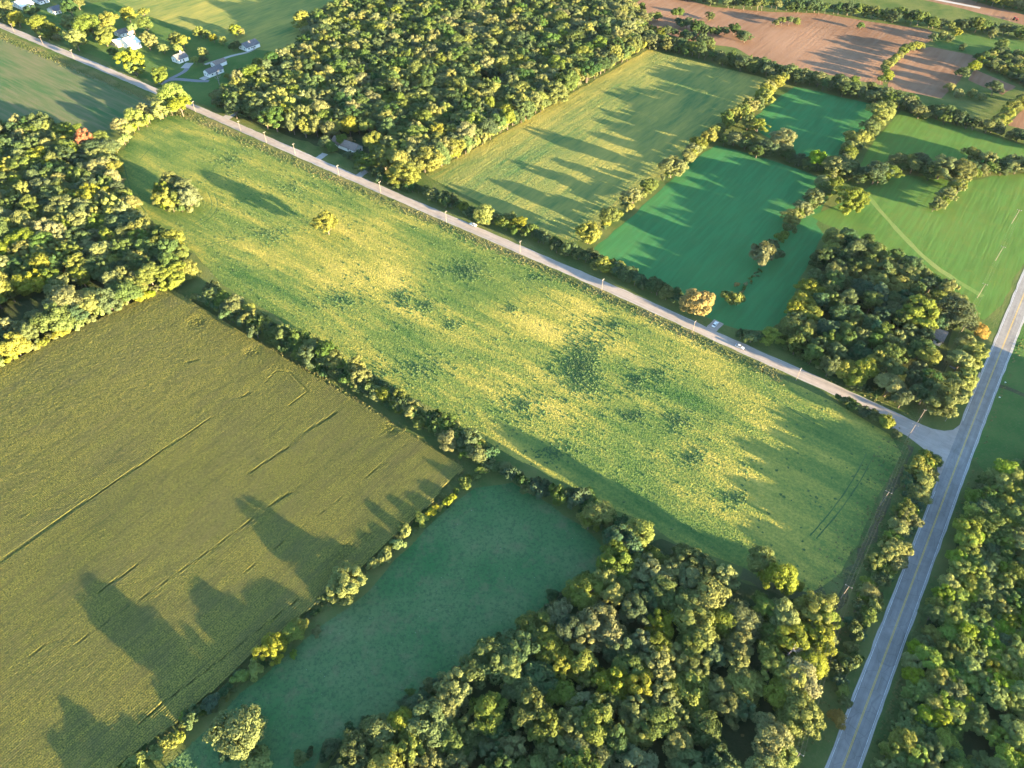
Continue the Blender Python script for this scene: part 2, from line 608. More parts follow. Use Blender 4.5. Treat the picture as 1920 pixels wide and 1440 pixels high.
field('mown_grass', [(1880, 640), (1915, 560), (1990, 420), (2200, 520), (2080, 1000), (1850, 890), (1818, 850)], 'lawn', .03)
tag(strip('bare_soil_strip', along(UP([(1712, 838), (1668, 930), (1632, 1010), (1590, 1085), (1545, 1200)]), 4), 3.0, .026, M['mud'], wobble=1.3), kind='structure')
tag(strip('bare_soil_strip', along(UP([(1545, 1105), (1470, 1110), (1390, 1075)]), 4), 5.5, .026, M['mud'], wobble=1.2), kind='structure')
# verge strips between fields and roads
tag(strip('road_verge', along(UP([(-20, 55), (300, 190), (640, 338), (1007, 493), (1280, 618), (1470, 708)]), 6), 7.0, .036, M['verge'], wobble=1.0), kind='structure')
# forest floors
for nm, px in (('forest_floor', [(1150, 1040), (1240, 1010), (1400, 1095), (1560, 1120), (1545, 1250), (1470, 1440), (1420, 1560), (560, 1560), (640, 1400), (800, 1310), (950, 1220), (1100, 1110)]),
               ('forest_floor', [(-260, 245), (20, 250), (140, 262), (205, 275), (220, 335), (262, 430), (360, 475), (330, 535), (150, 615), (0, 690), (-330, 850), (-500, 500)]),
               ('forest_floor', [(380, 190), (500, 110), (600, 55), (680, 5), (900, -60), (1160, -20), (1215, 88), (1000, 210), (800, 325), (640, 290), (500, 240)]),
               ('forest_floor', [(1560, 445), (1690, 485), (1800, 580), (1770, 700), (1700, 750), (1560, 705), (1470, 650), (1500, 560)]),
               ('forest_floor', [(1930, 870), (1835, 920), (1790, 1040), (1740, 1160), (1690, 1330), (1640, 1560), (2400, 1560), (2500, 900)])):
    tag(sheet(nm, ragged(UP(px), 8, 1.5), .016, M['litter']), kind='structure')

# ------------------------------------------------------------------ roads
GR = smooth_line(UP([(-120, -8), (0, 48), (300, 173), (640, 324), (887, 430), (1007, 482), (1130, 534), (1280, 602), (1380, 648), (1493, 698), (1647, 768), (1713, 800), (1763, 824), (1800, 842)]), 2)
HW = smooth_line(UP([(1535, 1560), (1580, 1440), (1640, 1280), (1700, 1120), (1760, 960), (1790, 880), (1847, 733), (1883, 643), (1920, 552), (1985, 385), (2080, 150), (2110, 70)]), 2)
GR, HW = along(GR, 5), along(HW, 5)
tag(strip('gravel_edge', GR[:-3], 7.0, .046, M['shoulder'], wobble=.25), kind='structure')
gravel = tag(strip('gravel_road', GR, 6.2, .054, M['gravel'], wobble=.12), kind='structure')
tag(strip('highway_shoulder', HW, 9.1, .06, M['shoulder'], wobble=.2), kind='structure')
junction = UP([(1690, 779), (1725, 795), (1748, 804), (1770, 808), (1787, 806), (1799, 797), (1809, 780), (1817, 758), (1826, 730), (1836, 697), (1852, 712), (1830, 800), (1800, 875), (1780, 935), (1735, 985), (1750, 945), (1757, 915),
               (1759, 890), (1756, 872), (1746, 855), (1730, 840), (1700, 817), (1672, 803)])
tag(sheet('junction_pavement', junction, .066, M['gravel']), kind='structure')
hw = tag(strip('highway', HW, 8.0, .074, M['asphalt'], wobble=.08), kind='structure')
strip('centre_line', HW, .16, .081, M['yellow_line'], hw, .17)
strip('centre_line', HW, .16, .081, M['yellow_line'], hw, -.17)
strip('edge_line', HW, .16, .081, M['white_line'], hw, -3.75)
jc = U(1790, 870)
hd = (HW - jc) @ NAX
strip('edge_line', HW[hd < -14], .16, .081, M['white_line'], hw, 3.75)
strip('edge_line', HW[hd > 24], .16, .081, M['white_line'], hw, 3.75)


def lane(name, px, w, mat, z=.05):
    return tag(strip(name, along(smooth_line(UP(px)), 3), w, z, M[mat], wobble=.15), kind='structure')


lane('driveway', [(300, 158), (322, 147), (370, 152), (392, 152)], 4.5, 'drive')
lane('driveway', [(318, 148), (346, 135), (352, 126)], 4.0, 'drive', .056)
lane('driveway', [(384, 121), (415, 111), (440, 103), (462, 99), (478, 91)], 3.6, 'concrete')
lane('driveway', [(346, 128), (352, 122), (356, 118)], 7.0, 'concrete', .062)
lane('driveway', [(378, 149), (392, 143)], 6.5, 'concrete', .062)
lane('driveway', [(418, 226), (432, 216), (442, 210)], 7.0, 'concrete', .042)
lane('driveway', [(592, 302), (600, 295), (610, 288)], 5.0, 'concrete', .042)
lane('driveway', [(668, 334), (678, 326), (690, 318)], 5.0, 'concrete', .042)
lane('driveway', [(870, 0), (878, 12), (893, 20), (912, 27)], 5.0, 'concrete', .042)
lane('driveway', [(850, 205), (890, 185), (915, 168), (935, 156)], 5.0, 'drive', .042)
lane('driveway', [(1868, 722), (1890, 728), (1930, 745)], 2.6, 'mud', .05)
lane('driveway', [(1348, 603), (1338, 613), (1328, 624)], 5.5, 'gravel', .05)
lane('driveway', [(1842, 655), (1815, 668), (1785, 690)], 3.0, 'drive', .05)
lane('far_lane', [(1745, -3), (1780, 4), (1838, 15)], 5.0, 'concrete', .05)

# ------------------------------------------------------------------ crops as real relief
def tufts(name, pts, rad, hgt, mat, z0=.02, sides=4):
    n = len(pts)
    a0 = rng.uniform(0, 6.28, n)
    V = np.zeros((n, sides + 1, 3), np.float32)
    for k in range(sides):
        r = rad * rng.uniform(.6, 1.3, n)
        a = a0 + 2 * math.pi * k / sides + rng.uniform(-.4, .4, n)
        V[:, k, 0] = pts[:, 0] + r * np.cos(a)
        V[:, k, 1] = pts[:, 1] + r * np.sin(a)
        V[:, k, 2] = z0
    V[:, sides, 0] = pts[:, 0] + rad * rng.uniform(-.4, .4, n)
    V[:, sides, 1] = pts[:, 1] + rad * rng.uniform(-.4, .4, n)
    V[:, sides, 2] = z0 + hgt
    base = np.arange(n)[:, None] * (sides + 1)
    Fc = np.concatenate([base + np.array([[k, (k + 1) % sides, sides]]) for k in range(sides)])
    return link(name, mesh_np(name, V.reshape(-1, 3), Fc), mat)


def scatter(poly, sp, jit=.45):
    lo, hi = poly.min(0), poly.max(0)
    X, Y = np.meshgrid(np.arange(lo[0], hi[0], sp), np.arange(lo[1], hi[1], sp))
    P = np.stack([X.ravel(), Y.ravel()], 1) + rng.uniform(-jit, jit, (X.size, 2)) * sp
    return P[inside(P, poly)]


def in_view(P, m=60):
    d = P[:, 1] * math.cos(PITCH) + CAM_H * math.sin(PITCH)
    up = P[:, 1] * math.sin(PITCH) - CAM_H * math.cos(PITCH)
    x, y = 960 + FPX * P[:, 0] / d, 720 - FPX * up / d
    return (x > -m) & (x < 1920 + m) & (y > -m) & (y < 1440 + m)


tracks = [smooth_line(UP(t)) for t in (
    [(1430, 690), (1432, 725), (1470, 760), (1520, 790)], [(1640, 850), (1612, 905), (1570, 965), (1530, 1010)], [(1625, 850), (1600, 900), (1558, 960), (1518, 1005)],
    [(390, 360), (400, 385), (388, 405), (365, 418)], [(402, 362), (410, 388), (396, 408), (370, 424)],
    [(960, 515), (1010, 545), (1075, 590), (1200, 665), (1260, 695)], [(230, 300), (245, 360), (275, 400)], [(270, 262), (300, 245), (340, 232)], [(262, 300), (290, 268), (320, 262)],
    [(380, 460), (480, 440), (560, 425)])]
P = scatter(F1, .74)
dt = np.min([seg_dist(P, t) for t in tracks], 0)
P = P[dt > .55]
tag(tufts('bean_plants', P, rng.uniform(.30, .58, len(P)), rng.uniform(.04, .20, len(P)), M['soy']), 'yellowing low bean plants covering the big field beside the gravel road', 'crop', kind='stuff')
for t in tracks:
    tag(strip('wheel_track', along(t, 2.5), .5, .036, M['weeds'], wobble=.12), kind='structure')
# taller weedy patches
W = []
for cx, cy, a, b, dens, n in ((1092, 690, 45, 62, 1.3, 0), (872, 508, 55, 24, .8, 0), (752, 560, 22, 30, .6, 0), (1300, 858, 24, 18, .7, 0), (1272, 792, 26, 20, .7, 0), (1195, 715, 34, 26, .5, 0), (1235, 700, 26, 16, .5, 0),
                              (1380, 935, 30, 16, .5, 0), (1190, 780, 40, 16, .4, 0), (850, 610, 30, 14, .4, 0), (800, 575, 40, 22, .35, 0), (960, 580, 18, 12, .6, 0), (430, 300, 40, 22, .45, 0), (550, 350, 50, 24, .3, 0),
                              (690, 700, 40, 24, .3, 0), (640, 560, 60, 30, .25, 0), (1010, 520, 50, 18, .3, 0), (1150, 610, 60, 30, .2, 0), (500, 440, 60, 20, .3, 0), (980, 760, 70, 40, .15, 0), (780, 690, 60, 30, .2, 0), (1040, 850, 60, 30, .2, 0)):
    k = int(a * b * dens * .34)
    r = np.abs(rng.normal(0, .62, k))
    t = rng.uniform(0, 6.28, k)
    wob = 1 + .25 * np.sin(3 * t + cx) + .18 * np.sin(5 * t + cy)
    W += [U(cx + a * rr * ww * math.cos(tt), cy + b * rr * ww * math.sin(tt)) for rr, tt, ww in zip(r, t, wob)]
W = np.array(W)
W = np.concatenate([W, rng.uniform(F1.min(0), F1.max(0), (2600, 2))])
W = W[inside(W, F1)]
tag(tufts('tall_weeds', W, rng.uniform(.35, .9, len(W)), rng.uniform(.2, .75, len(W)), M['weeds'], .02, 5), 'dark green weeds standing taller than the yellow beans', 'weeds', kind='stuff')
P = scatter(F4, 1.35)
tag(tufts('hay_tufts', P, rng.uniform(.4, .8, len(P)), rng.uniform(.06, .25, len(P)), M['hay']), 'striped yellow and green hay between tree line and oak wood', 'hay', kind='stuff')
P = scatter(F3, 1.2)
P = P[in_view(P, 300)]
tag(tufts('pasture_grass', P, rng.uniform(.35, .7, len(P)), rng.uniform(.08, .35, len(P)), M['pasture']), 'shaded blue-green pasture grass beside the corn', 'grass', kind='stuff')
vp = []
for ln, w in ((UP([(-20, 60), (300, 196), (640, 344), (1007, 499), (1280, 624), (1470, 714)]), 6.0), (UP([(1700, 830), (1645, 960), (1590, 1085), (1500, 1330), (1470, 1440)]), 16.0), (UP([(1420, 672), (1560, 722), (1690, 780)]), 5),
              (UP([(320, 545), (640, 735), (870, 885)]), 4), (UP([(890, 890), (700, 1055), (480, 1240), (250, 1440)]), 4), (UP([(1905, 640), (1860, 740), (1800, 900), (1730, 1090), (1640, 1400)]), 5)):
    q = along(ln, .55)
    vp.append(np.repeat(q, 3, 0) + rng.normal(0, w * .35, (len(q) * 3, 2)))
vp = np.concatenate(vp)
vp = vp[in_view(vp) & (seg_dist(vp, HW) > 5.8) & (seg_dist(vp, GR) > 4.1)]
tag(tufts('verge_weeds', vp, rng.uniform(.25, .7, len(vp)), rng.uniform(.2, .9, len(vp)), M['verge']), 'rough dry grass and weeds along verges and field edges', 'weeds', kind='stuff')

# corn: every row a ragged ridge of leaves and tassels
gaps = [(UP([(0, 1062), (143, 960), (397, 790)]), .8), (UP([(150, 1210), (300, 1105), (420, 1020), (540, 930)]), .35), (UP([(470, 892), (540, 845)]), .9), (UP([(600, 800), (630, 780)]), 1.4), (UP([(575, 815), (588, 806)]), 1.2),
        (UP([(500, 722), (520, 700), (545, 703), (580, 740), (545, 765)]), .6), (UP([(190, 1115), (260, 1065)]), .8), (UP([(520, 945), (545, 930)]), 1.2), (UP([(355, 685), (372, 680)]), 1.2), (UP([(455, 750), (470, 742)]), 1.2),
        (UP([(230, 1400), (300, 1330), (420, 1240), (560, 1130)]), .5), (UP([(110, 1200), (40, 1250)]), .4), (UP([(460, 1080), (560, 1000), (640, 940), (760, 840)]), .3)]
holes = [(U(370, 610), 4), (U(475, 665), 3), (U(730, 810), 3.5), (U(640, 1050), 2.5), (U(690, 1010), 2), (U(655, 1030), 2)]
ROW, STEP = .85, .52
pe, pn = F2 @ EAX, F2 @ NAX
rows = np.arange(pe.min(), pe.max(), ROW)
ns = np.arange(pn.min(), pn.max(), STEP)
Eg, Ng = np.meshgrid(rows, ns, indexing='ij')
P = Eg.ravel()[:, None] * EAX + Ng.ravel()[:, None] * NAX
ok = inside(P, F2) & in_view(P, 330)
n = len(P)
low = np.zeros(n)
for ln, w in gaps:
    low = np.maximum(low, np.clip(1.25 - seg_dist(P, ln) / (w * .62), 0, 1) * (.35 + .5 * rng.random(n)))
for c, r in holes:
    low = np.maximum(low, np.clip(1.6 - np.hypot(*(P - c).T) / r, 0, 1) * rng.random(n) * .8)
pk = rng.normal(0, .22, n)
big = .18 * np.sin(P[:, 0] * .05 + 1) * np.cos(P[:, 1] * .04)
zt = 2.05 + big * .35 + pk * .2 - low * .8
zb = 1.84 + big * .35 + rng.uniform(-.05, .05, n) - low * .8
jl = rng.normal(0, .06, n)[:, None] * EAX
V = np.stack([np.c_[P - EAX * (.36 + rng.uniform(-.06, .06, n))[:, None], zb], np.c_[P + jl, zt], np.c_[P + EAX * (.36 + rng.uniform(-.06, .06, n))[:, None], zb]], 1).reshape(-1, 3)
ok2 = ok.reshape(Eg.shape)
pair = ok2[:, :-1] & ok2[:, 1:]
i = (np.arange(n).reshape(Eg.shape)[:, :-1])[pair] * 3
j = i + 3
Fc = np.concatenate([np.stack([i, i + 1, j + 1, j], 1), np.stack([i + 1, i + 2, j + 2, j + 1], 1)])
used = np.unique(Fc)
rem = np.zeros(len(V), np.int64)
rem[used] = np.arange(len(used))
tag(link('corn_rows', mesh_np('corn_rows', V[used], rem[Fc]), M['corn']), 'olive green corn standing in close rows across the large field', 'corn', kind='stuff')

# ------------------------------------------------------------------ trees
COL = dict(olive=(.110, .144, .034), yellow=(.172, .198, .036), deep=(.048, .088, .031), pale=(.172, .196, .056), mid=(.076, .122, .035),
           rust=(.27, .125, .075), gold=(.27, .205, .058), grey=(.128, .150, .050), lime=(.158, .222, .034), blue=(.052, .104, .048))
WORD = dict(olive='olive green', yellow='yellow-green', deep='dark green', pale='pale creamy green', mid='mid green', rust='rusty red', gold='golden orange',
            grey='greyish green', lime='bright lime green', blue='bluish green')


def leaf_cloud(seed, Rr, H, hb, ncl, nl, leaf, bias=-.45, rc=(.24, .40), cone=False, flat=.82):
    r = np.random.default_rng(seed)
    az, zc = (H - hb) / 2, (H + hb) / 2
    d = r.normal(0, 1, (ncl * 4, 3))
    d /= np.linalg.norm(d, axis=1)[:, None]
    d = d[d[:, 2] > bias][:ncl]
    k = r.uniform(.55, 1.0, len(d)) ** .6
    if cone:
        c = d * k[:, None] * np.array([Rr * .8, Rr * .8, az * .85])
    else:
        nb = int(r.integers(5, 9))                     # big limbs, each carrying its own heap of clumps
        ld = r.normal(0, 1, (nb, 3))
        ld /= np.linalg.norm(ld, axis=1)[:, None]
        ld[:, 2] = ld[:, 2] * (.75 if bias < -.75 else .6) + (.05 if bias < -.75 else .25)
        lc = ld * np.array([Rr * .52, Rr * .52, az * .5]) * r.uniform(.7, 1.15, (nb, 1))
        lc[0] = (0, 0, az * .32)
        lr = r.uniform(.34, .52, nb)
        lr[0] = .5
        w = r.integers(0, nb, len(d))
        c = lc[w] + d * (k * lr[w])[:, None] * np.array([Rr, Rr, az * .95])
    rr = Rr * r.uniform(rc[0], rc[1], len(d)) * .82
    if cone:
        t = (c[:, 2] + az) / (2 * az)
        c[:, :2] *= (1.15 - t)[:, None]
        rr *= (1.25 - t * .8)
    cen = np.array([0, 0, zc])
    c = c + cen
    n = int(nl * 1.3)
    D = r.normal(0, 1, (len(c), n, 3))
    D /= np.linalg.norm(D, axis=2)[:, :, None]
    pos = c[:, None] + D * (rr[:, None] * r.uniform(.62, 1.06, (len(c), n)))[:, :, None] * np.array([1, 1, flat])
    own = np.repeat(np.arange(len(c)), n)
    pos = pos.reshape(-1, 3)
    D = D.reshape(-1, 3)
    dist = np.linalg.norm((pos[:, None] - c[None]) / np.array([1, 1, flat]), axis=2) / rr[None]
    dist[np.arange(len(pos)), own] = 9
    keep = (dist.min(1) > .72) & (pos[:, 2] > .25)
    pos, D = pos[keep], D[keep]
    kx = Rr / np.percentile(np.hypot(pos[:, 0], pos[:, 1]), 84)
    kz = H / np.percentile(pos[:, 2], 99.5)
    sc = np.array([kx, kx, kz])
    pos, c, cen = pos * sc, c * sc, cen * sc
    out = pos - cen
    out /= np.linalg.norm(out, axis=1)[:, None] + 1e-6
    nrm = D * .75 + out * .45 + np.array([0, 0, .3]) + r.normal(0, .42, pos.shape)
    nrm /= np.linalg.norm(nrm, axis=1)[:, None]
    t = np.cross(nrm, r.normal(0, 1, pos.shape))
    t /= np.linalg.norm(t, axis=1)[:, None]
    b = np.cross(nrm, t)
    s = leaf * r.uniform(.55, 1.3, len(pos))[:, None]
    s2 = s * r.uniform(.55, 1.0, len(pos))[:, None]
    fold = nrm * s * .22
    V = np.stack([pos + t * s, pos + b * s2 - fold, pos - t * s, pos - b * s2 - fold], 1).reshape(-1, 3)
    Fq = np.arange(len(V)).reshape(-1, 4)
    return mesh_np('crown', V, Fq), c


def trunk_mesh(seed, cl, H, hb, r0):
    r = random.Random(seed)
    mb = MB()
    top = H * .62
    mb.tube([(0, 0, -.2), (.04, .02, hb * .5 + .3), (.1, -.06, top * .7), (0, .1, top)], [r0 * 1.35, r0, r0 * .7, r0 * .25], 7)
    idx = list(range(len(cl)))
    r.shuffle(idx)
    for k in idx[:9]:
        c = cl[k]
        z0 = min(max(hb * .8, c[2] - H * .3), top * .9)
        mb.tube([(0.05, 0, z0), (c[0] * .45, c[1] * .45, z0 + (c[2] - z0) * .4), (c[0], c[1], c[2])], [r0 * .5, r0 * .3, r0 * .1], 5, False)
    me = bpy.data.meshes.new('trunk')
    me.from_pydata(mb.v, [], mb.f)
    me.update()
    me.materials.append(M['bark'])
    return me


VAR = {}


def variants(kind, specs):
    VAR[kind] = []
    for s, (Rr, H, hb, ncl, nl, leaf, bias, rc, cone) in enumerate(specs):
        sd = 100 + s * 7 + len(kind) * 31
        me, cl = leaf_cloud(sd, Rr, H, hb, ncl, nl, leaf, bias, rc, cone)
        me.materials.append(M['leaf'])
        VAR[kind].append(dict(crown=me, trunk=trunk_mesh(sd, cl, H, hb, Rr * .055), R=Rr, H=H))


variants('tree', [
    (6, 13.5, .4, 115, 105, .31, -.85, (.15, .25), False), (6, 12.5, .3, 90, 135, .32, -.85, (.17, .29), False), (6, 14.5, .8, 130, 95, .30, -.7, (.13, .23), False),
    (6, 11.5, .5, 95, 120, .33, -.8, (.16, .27), False), (6, 13, .3, 120, 98, .31, -.9, (.14, .24), False), (6, 15.5, .8, 115, 105, .31, -.8, (.14, .24), False),
    (6, 12, .8, 75, 150, .31, -.6, (.18, .30), False), (6, 14, .4, 135, 90, .30, -.9, (.12, .22), False), (6, 12.5, .5, 70, 110, .33, -.7, (.14, .24), False), (6, 16, .8, 85, 110, .31, -.8, (.14, .26), False)])
variants('shrub', [
    (2.4, 3.4, .3, 34, 60, .27, -.5, (.2, .34), False), (2.4, 2.8, .2, 26, 72, .27, -.4, (.22, .38), False), (2.4, 4.2, .4, 38, 56, .26, -.5, (.18, .32), False), (2.4, 3.0, .2, 40, 48, .25, -.5, (.17, .3), False)])
variants('pine', [(3.6, 11.5, 1.0, 80, 75, .32, -.9, (.15, .27), True), (3.6, 10.0, .8, 70, 80, .31, -.9, (.17, .29), True)])

PLANTS = []


def plant(kind, xy, Rr, h, col, place, group, noun=None, force=False, keep=True):
    xy = np.array(xy, float)
    for ln, clear in ((HW, 4.9), (GR, 3.8)):                       # keep stems and crowns off the carriageways
        for _ in range(3):
            dd = np.hypot(*(ln - xy).T)
            k = int(dd.argmin())
            need = clear + Rr * .7
            if dd[k] < need:
                xy = xy + (xy - ln[k]) / (dd[k] + 1e-6) * (need - dd[k])
    PLANTS.append(dict(kind=kind, x=float(xy[0]), y=float(xy[1]), R=float(Rr), h=float(h), col=col, place=place, group=group, noun=noun, force=force, keep=keep))


def spot(kind, cx, cy, rpx, col, place, group, hk=1.05, noun=None, force=False):
    d = to_px(*U(cx, cy, 5), 5)[2]
    Rr = rpx * d / FPX
    h = 2 * Rr * hk
    plant(kind, U(cx, cy, .52 * h), Rr, h, col, place, group, noun, force)


def pick(pal):
    ks, ws = zip(*pal)
    return random.choices(ks, ws)[0]


def wood(px, Rr, hh, pal, place, group, z=7, sep=1.32, holes=(), kind='tree', extra=None):
    poly = UP(px, z) if extra is None else np.array(px)
    lo, hi = poly.min(0), poly.max(0)
    pts, rad = np.zeros((0, 2)), np.zeros(0)
    tries = int((hi - lo).prod() / (Rr[0] ** 2) * 7)
    Q = rng.uniform(lo, hi, (tries, 2))
    Q = Q[inside(Q, poly)]
    for q in Q:
        r = rng.uniform(*Rr)
        if len(pts) and (np.hypot(*(pts - q).T) < sep * .5 * (rad + r)).any():
            continue
        if any(np.hypot(*(q - c)) < hr for c, hr in holes):
            continue
        pts = np.vstack([pts, q])
        rad = np.append(rad, r)
    for q, r in zip(pts, rad):
        plant(kind, q, r, rng.uniform(*hh) * (.75 + .25 * r / Rr[1]), pick(pal), place, group)
    return len(pts)


def hedge(px, z, sp, Rr, hk, pal, place, group, width=2.0, kind='tree'):
    ln = along(UP(px, z), sp)
    d = np.gradient(ln, axis=0)
    for p, t in zip(ln, d):
        t = t / (np.hypot(*t) + 1e-9)
        nr = np.array([-t[1], t[0]])
        r = rng.uniform(*Rr)
        plant(kind, p + nr * rng.normal(0, width * .5) + t * rng.uniform(-.35, .35) * sp, r, 2 * r * rng.uniform(*hk), pick(pal), place, group)


OAKS = [('olive', 5), ('mid', 4), ('pale', 2), ('yellow', 2), ('grey', 2), ('deep', 1)]
# woods
n3 = wood([(1165, 1030), (1215, 1035), (1290, 1045), (1400, 1100), (1490, 1150), (1555, 1130), (1548, 1235), (1500, 1330), (1470, 1420), (1420, 1540), (560, 1540), (640, 1425), (720, 1345), (850, 1275), (950, 1220), (1060, 1130), (1110, 1100)],
          (4.0, 7.4), (8.5, 13.2), [('olive', 6), ('yellow', 5), ('mid', 3), ('pale', 3), ('grey', 1), ('deep', 1)], 'in the south wood', 'trees of the south wood', 7, 1.3, [(U(1380, 1400), 9), (U(1390, 1125), 8), (U(1230, 1430), 7)])
n1 = wood([(-260, 225), (15, 236), (60, 232), (120, 244), (190, 255), (205, 290), (215, 330), (238, 370), (258, 418), (300, 440), (345, 460), (330, 515), (250, 552), (150, 592), (60, 640), (-40, 680), (-300, 800), (-420, 500)],
          (4.4, 8.4), (11, 16.5), [('olive', 5), ('pale', 4), ('grey', 1), ('mid', 4), ('yellow', 3), ('deep', 2)], 'in the wood above the corn', 'trees of the corn field wood', 7, 1.22, [(U(60, 590), 17), (U(165, 565), 13), (U(164, 276), 12)])
n4 = wood([(1560, 440), (1620, 445), (1690, 480), (1745, 520), (1800, 575), (1790, 600), (1745, 640), (1755, 690), (1735, 745), (1690, 750), (1640, 725), (1560, 700), (1490, 645), (1478, 590), (1520, 535), (1545, 480)],
          (3.8, 6.2), (10, 14), [('deep', 3), ('mid', 4), ('olive', 3), ('yellow', 3), ('grey', 1), ('blue', 2)], 'in the wood at the road corner', 'trees of the corner wood', 6, 1.45, [(U(1755, 640), 6), (U(1650, 630), 5)])
n5 = wood([(1960, 855), (1880, 870), (1845, 905), (1822, 960), (1802, 1020), (1778, 1090), (1745, 1160), (1718, 1230), (1690, 1320), (1668, 1400), (1630, 1540), (2250, 1540), (2400, 860)],
          (2.6, 4.8), (6.0, 9.5), [('lime', 7), ('yellow', 3), ('mid', 4), ('olive', 1)], 'in the roadside thicket', 'trees of the roadside thicket across the highway', 5, 1.05, [(U(1810, 1400), 6), (U(1860, 1345), 5)])
n2 = wood([(395, 188), (430, 165), (490, 120), (545, 100), (585, 60), (560, 42), (620, 20), (690, 0), (780, -25), (1170, -25), (1180, 30), (1205, 78), (1100, 140), (980, 212), (870, 268), (800, 312), (740, 318), (690, 275), (600, 245), (520, 235), (440, 205)],
          (4.6, 9.0), (11, 18), [('olive', 5), ('mid', 5), ('pale', 4), ('grey', 1), ('deep', 3), ('yellow', 1)], 'in the far oak wood', 'trees of the oak wood', 7, 1.12, [(U(915, 168), 14), (U(937, 158), 9), (U(885, 190), 9), (U(650, 275), 15), (U(702, 275), 12), (U(880, 12), 10), (U(905, 25), 8), (U(640, 60), 7), (U(760, 95), 8)])
# trees outside the frame that shade the highway
e0 = U(1895, 655)
wood([e0 + EAX * 25 + NAX * -5, e0 + EAX * 110 + NAX * -5, e0 + EAX * 110 - NAX * 120, e0 + EAX * 70 - NAX * 90, e0 + EAX * 45 - NAX * 40], (4, 6), (8, 11), OAKS, 'beyond the highway', 'trees beyond the highway', 0, 1.5, (), 'tree', True)
wood([U(1730, 1560), U(1640, 1800), U(2600, 1700), U(2400, 1540)], (3.5, 5.5), (10, 13), OAKS, 'beyond the highway', 'trees beyond the highway', 0, 1.5, (), 'tree', True)

wood([U(1440, 1540), U(640, 1540), U(600, 1600), U(620, 1760), U(1380, 1760)], (4, 7), (9, 12), OAKS, 'in the south wood', 'trees of the south wood', 0, 1.3, (), 'tree', True)
# main hedge between corn and beans
G, PL = 'hedge between the corn and the bean field', 'in the hedge between corn and beans'
for a in ((353, 505, 20, 'pale'), (335, 525, 16, 'pale'), (433, 563, 15, 'pale'), (583, 655, 20, 'grey'), (627, 678, 15, 'pale'), (763, 762, 11, 'pale'), (820, 788, 14, 'blue'), (848, 799, 14, 'yellow'), (870, 823, 13, 'olive'),
          (897, 833, 13, 'pale'), (945, 877, 13, 'pale'), (1120, 963, 27, 'pale')):
    spot('tree', *a, PL, G, .85)
for a in ((367, 557, 9, 'yellow'), (395, 540, 13, 'olive'), (483, 610, 9, 'mid'), (513, 619, 10, 'mid'), (777, 790, 9, 'olive'), (867, 851, 9, 'lime'), (903, 883, 11, 'lime'), (870, 907, 13, 'pale'), (843, 940, 12, 'yellow'), (810, 958, 11, 'yellow')):
    spot('shrub', *a, PL, G, .8)
hedge([(385, 560), (470, 612), (560, 660), (640, 705), (720, 742), (800, 790), (880, 845), (925, 880)], 2.0, 2.9, (2.4, 4.4), (.8, 1.1), [('deep', 3), ('mid', 4), ('olive', 2), ('blue', 1)], PL, G, 3.4, 'shrub')
hedge([(400, 560), (520, 628), (640, 695), (760, 760), (900, 852)], 3.5, 6, (3.2, 5.2), (.95, 1.2), [('olive', 4), ('pale', 2), ('mid', 3), ('yellow', 1)], PL, G, 4)
hedge([(960, 890), (1020, 920), (1100, 965), (1150, 1000)], 2.5, 3.4, (2.4, 4.4), (.85, 1.15), [('deep', 3), ('blue', 3), ('mid', 3), ('olive', 1)], 'along the upper rim of the pasture', 'shrubs along the pasture rim', 4, 'shrub')
spot('tree', 1167, 1012, 30, 'blue', 'at the pasture corner beside the beans', 'trees at the pasture corner', .95)
spot('tree', 1203, 1008, 27, 'lime', 'at the pasture corner beside the beans', 'trees at the pasture corner', 1.05)
spot('tree', 1197, 1055, 19, 'yellow', 'at the pasture corner beside the beans', 'trees at the pasture corner', 1.1)
# hedge between corn and pasture
G, PL = 'hedge between the corn and the pasture', 'in the hedge between corn and pasture'
spot('tree', 660, 1092, 38, 'lime', 'standing alone in the hedge between corn and pasture', G, .66, 'big round tree', True)
for a in ((513, 1220, 25, 'yellow'), (548, 1188, 17, 'lime'), (563, 1172, 14, 'yellow')):
    spot('tree', *a, PL, G, .85)
for a in ((788, 975, 13, 'lime'), (760, 993, 15, 'pale'), (747, 1020, 13, 'lime'), (722, 1042, 13, 'lime'), (700, 1060, 12, 'lime'), (450, 1268, 14, 'lime'), (477, 1258, 16, 'lime'), (423, 1297, 13, 'blue'), (395, 1318, 15, 'blue'), (362, 1347, 18, 'mid'), (335, 1380, 13, 'yellow'), (315, 1395, 15, 'yellow'), (293, 1412, 14, 'lime'), (253, 1430, 17, 'lime'), (235, 1450, 15, 'lime'), (596, 1185, 10, 'olive'), (552, 1228, 8, 'lime')):
    spot('shrub', *a, PL, G, .75)
hedge([(890, 892), (780, 985), (700, 1062), (610, 1135), (500, 1225), (400, 1318), (270, 1430)], 1.0, 3.6, (1.0, 2.0), (.55, .8), [('mid', 3), ('lime', 2), ('olive', 2), ('deep', 1)], PL, G, 2.0, 'shrub')
for a in ((262, 1478, 26, 'yellow'), (205, 1500, 22, 'olive'), (330, 1462, 20, 'olive')):
    spot('tree', *a, PL, G, .9)
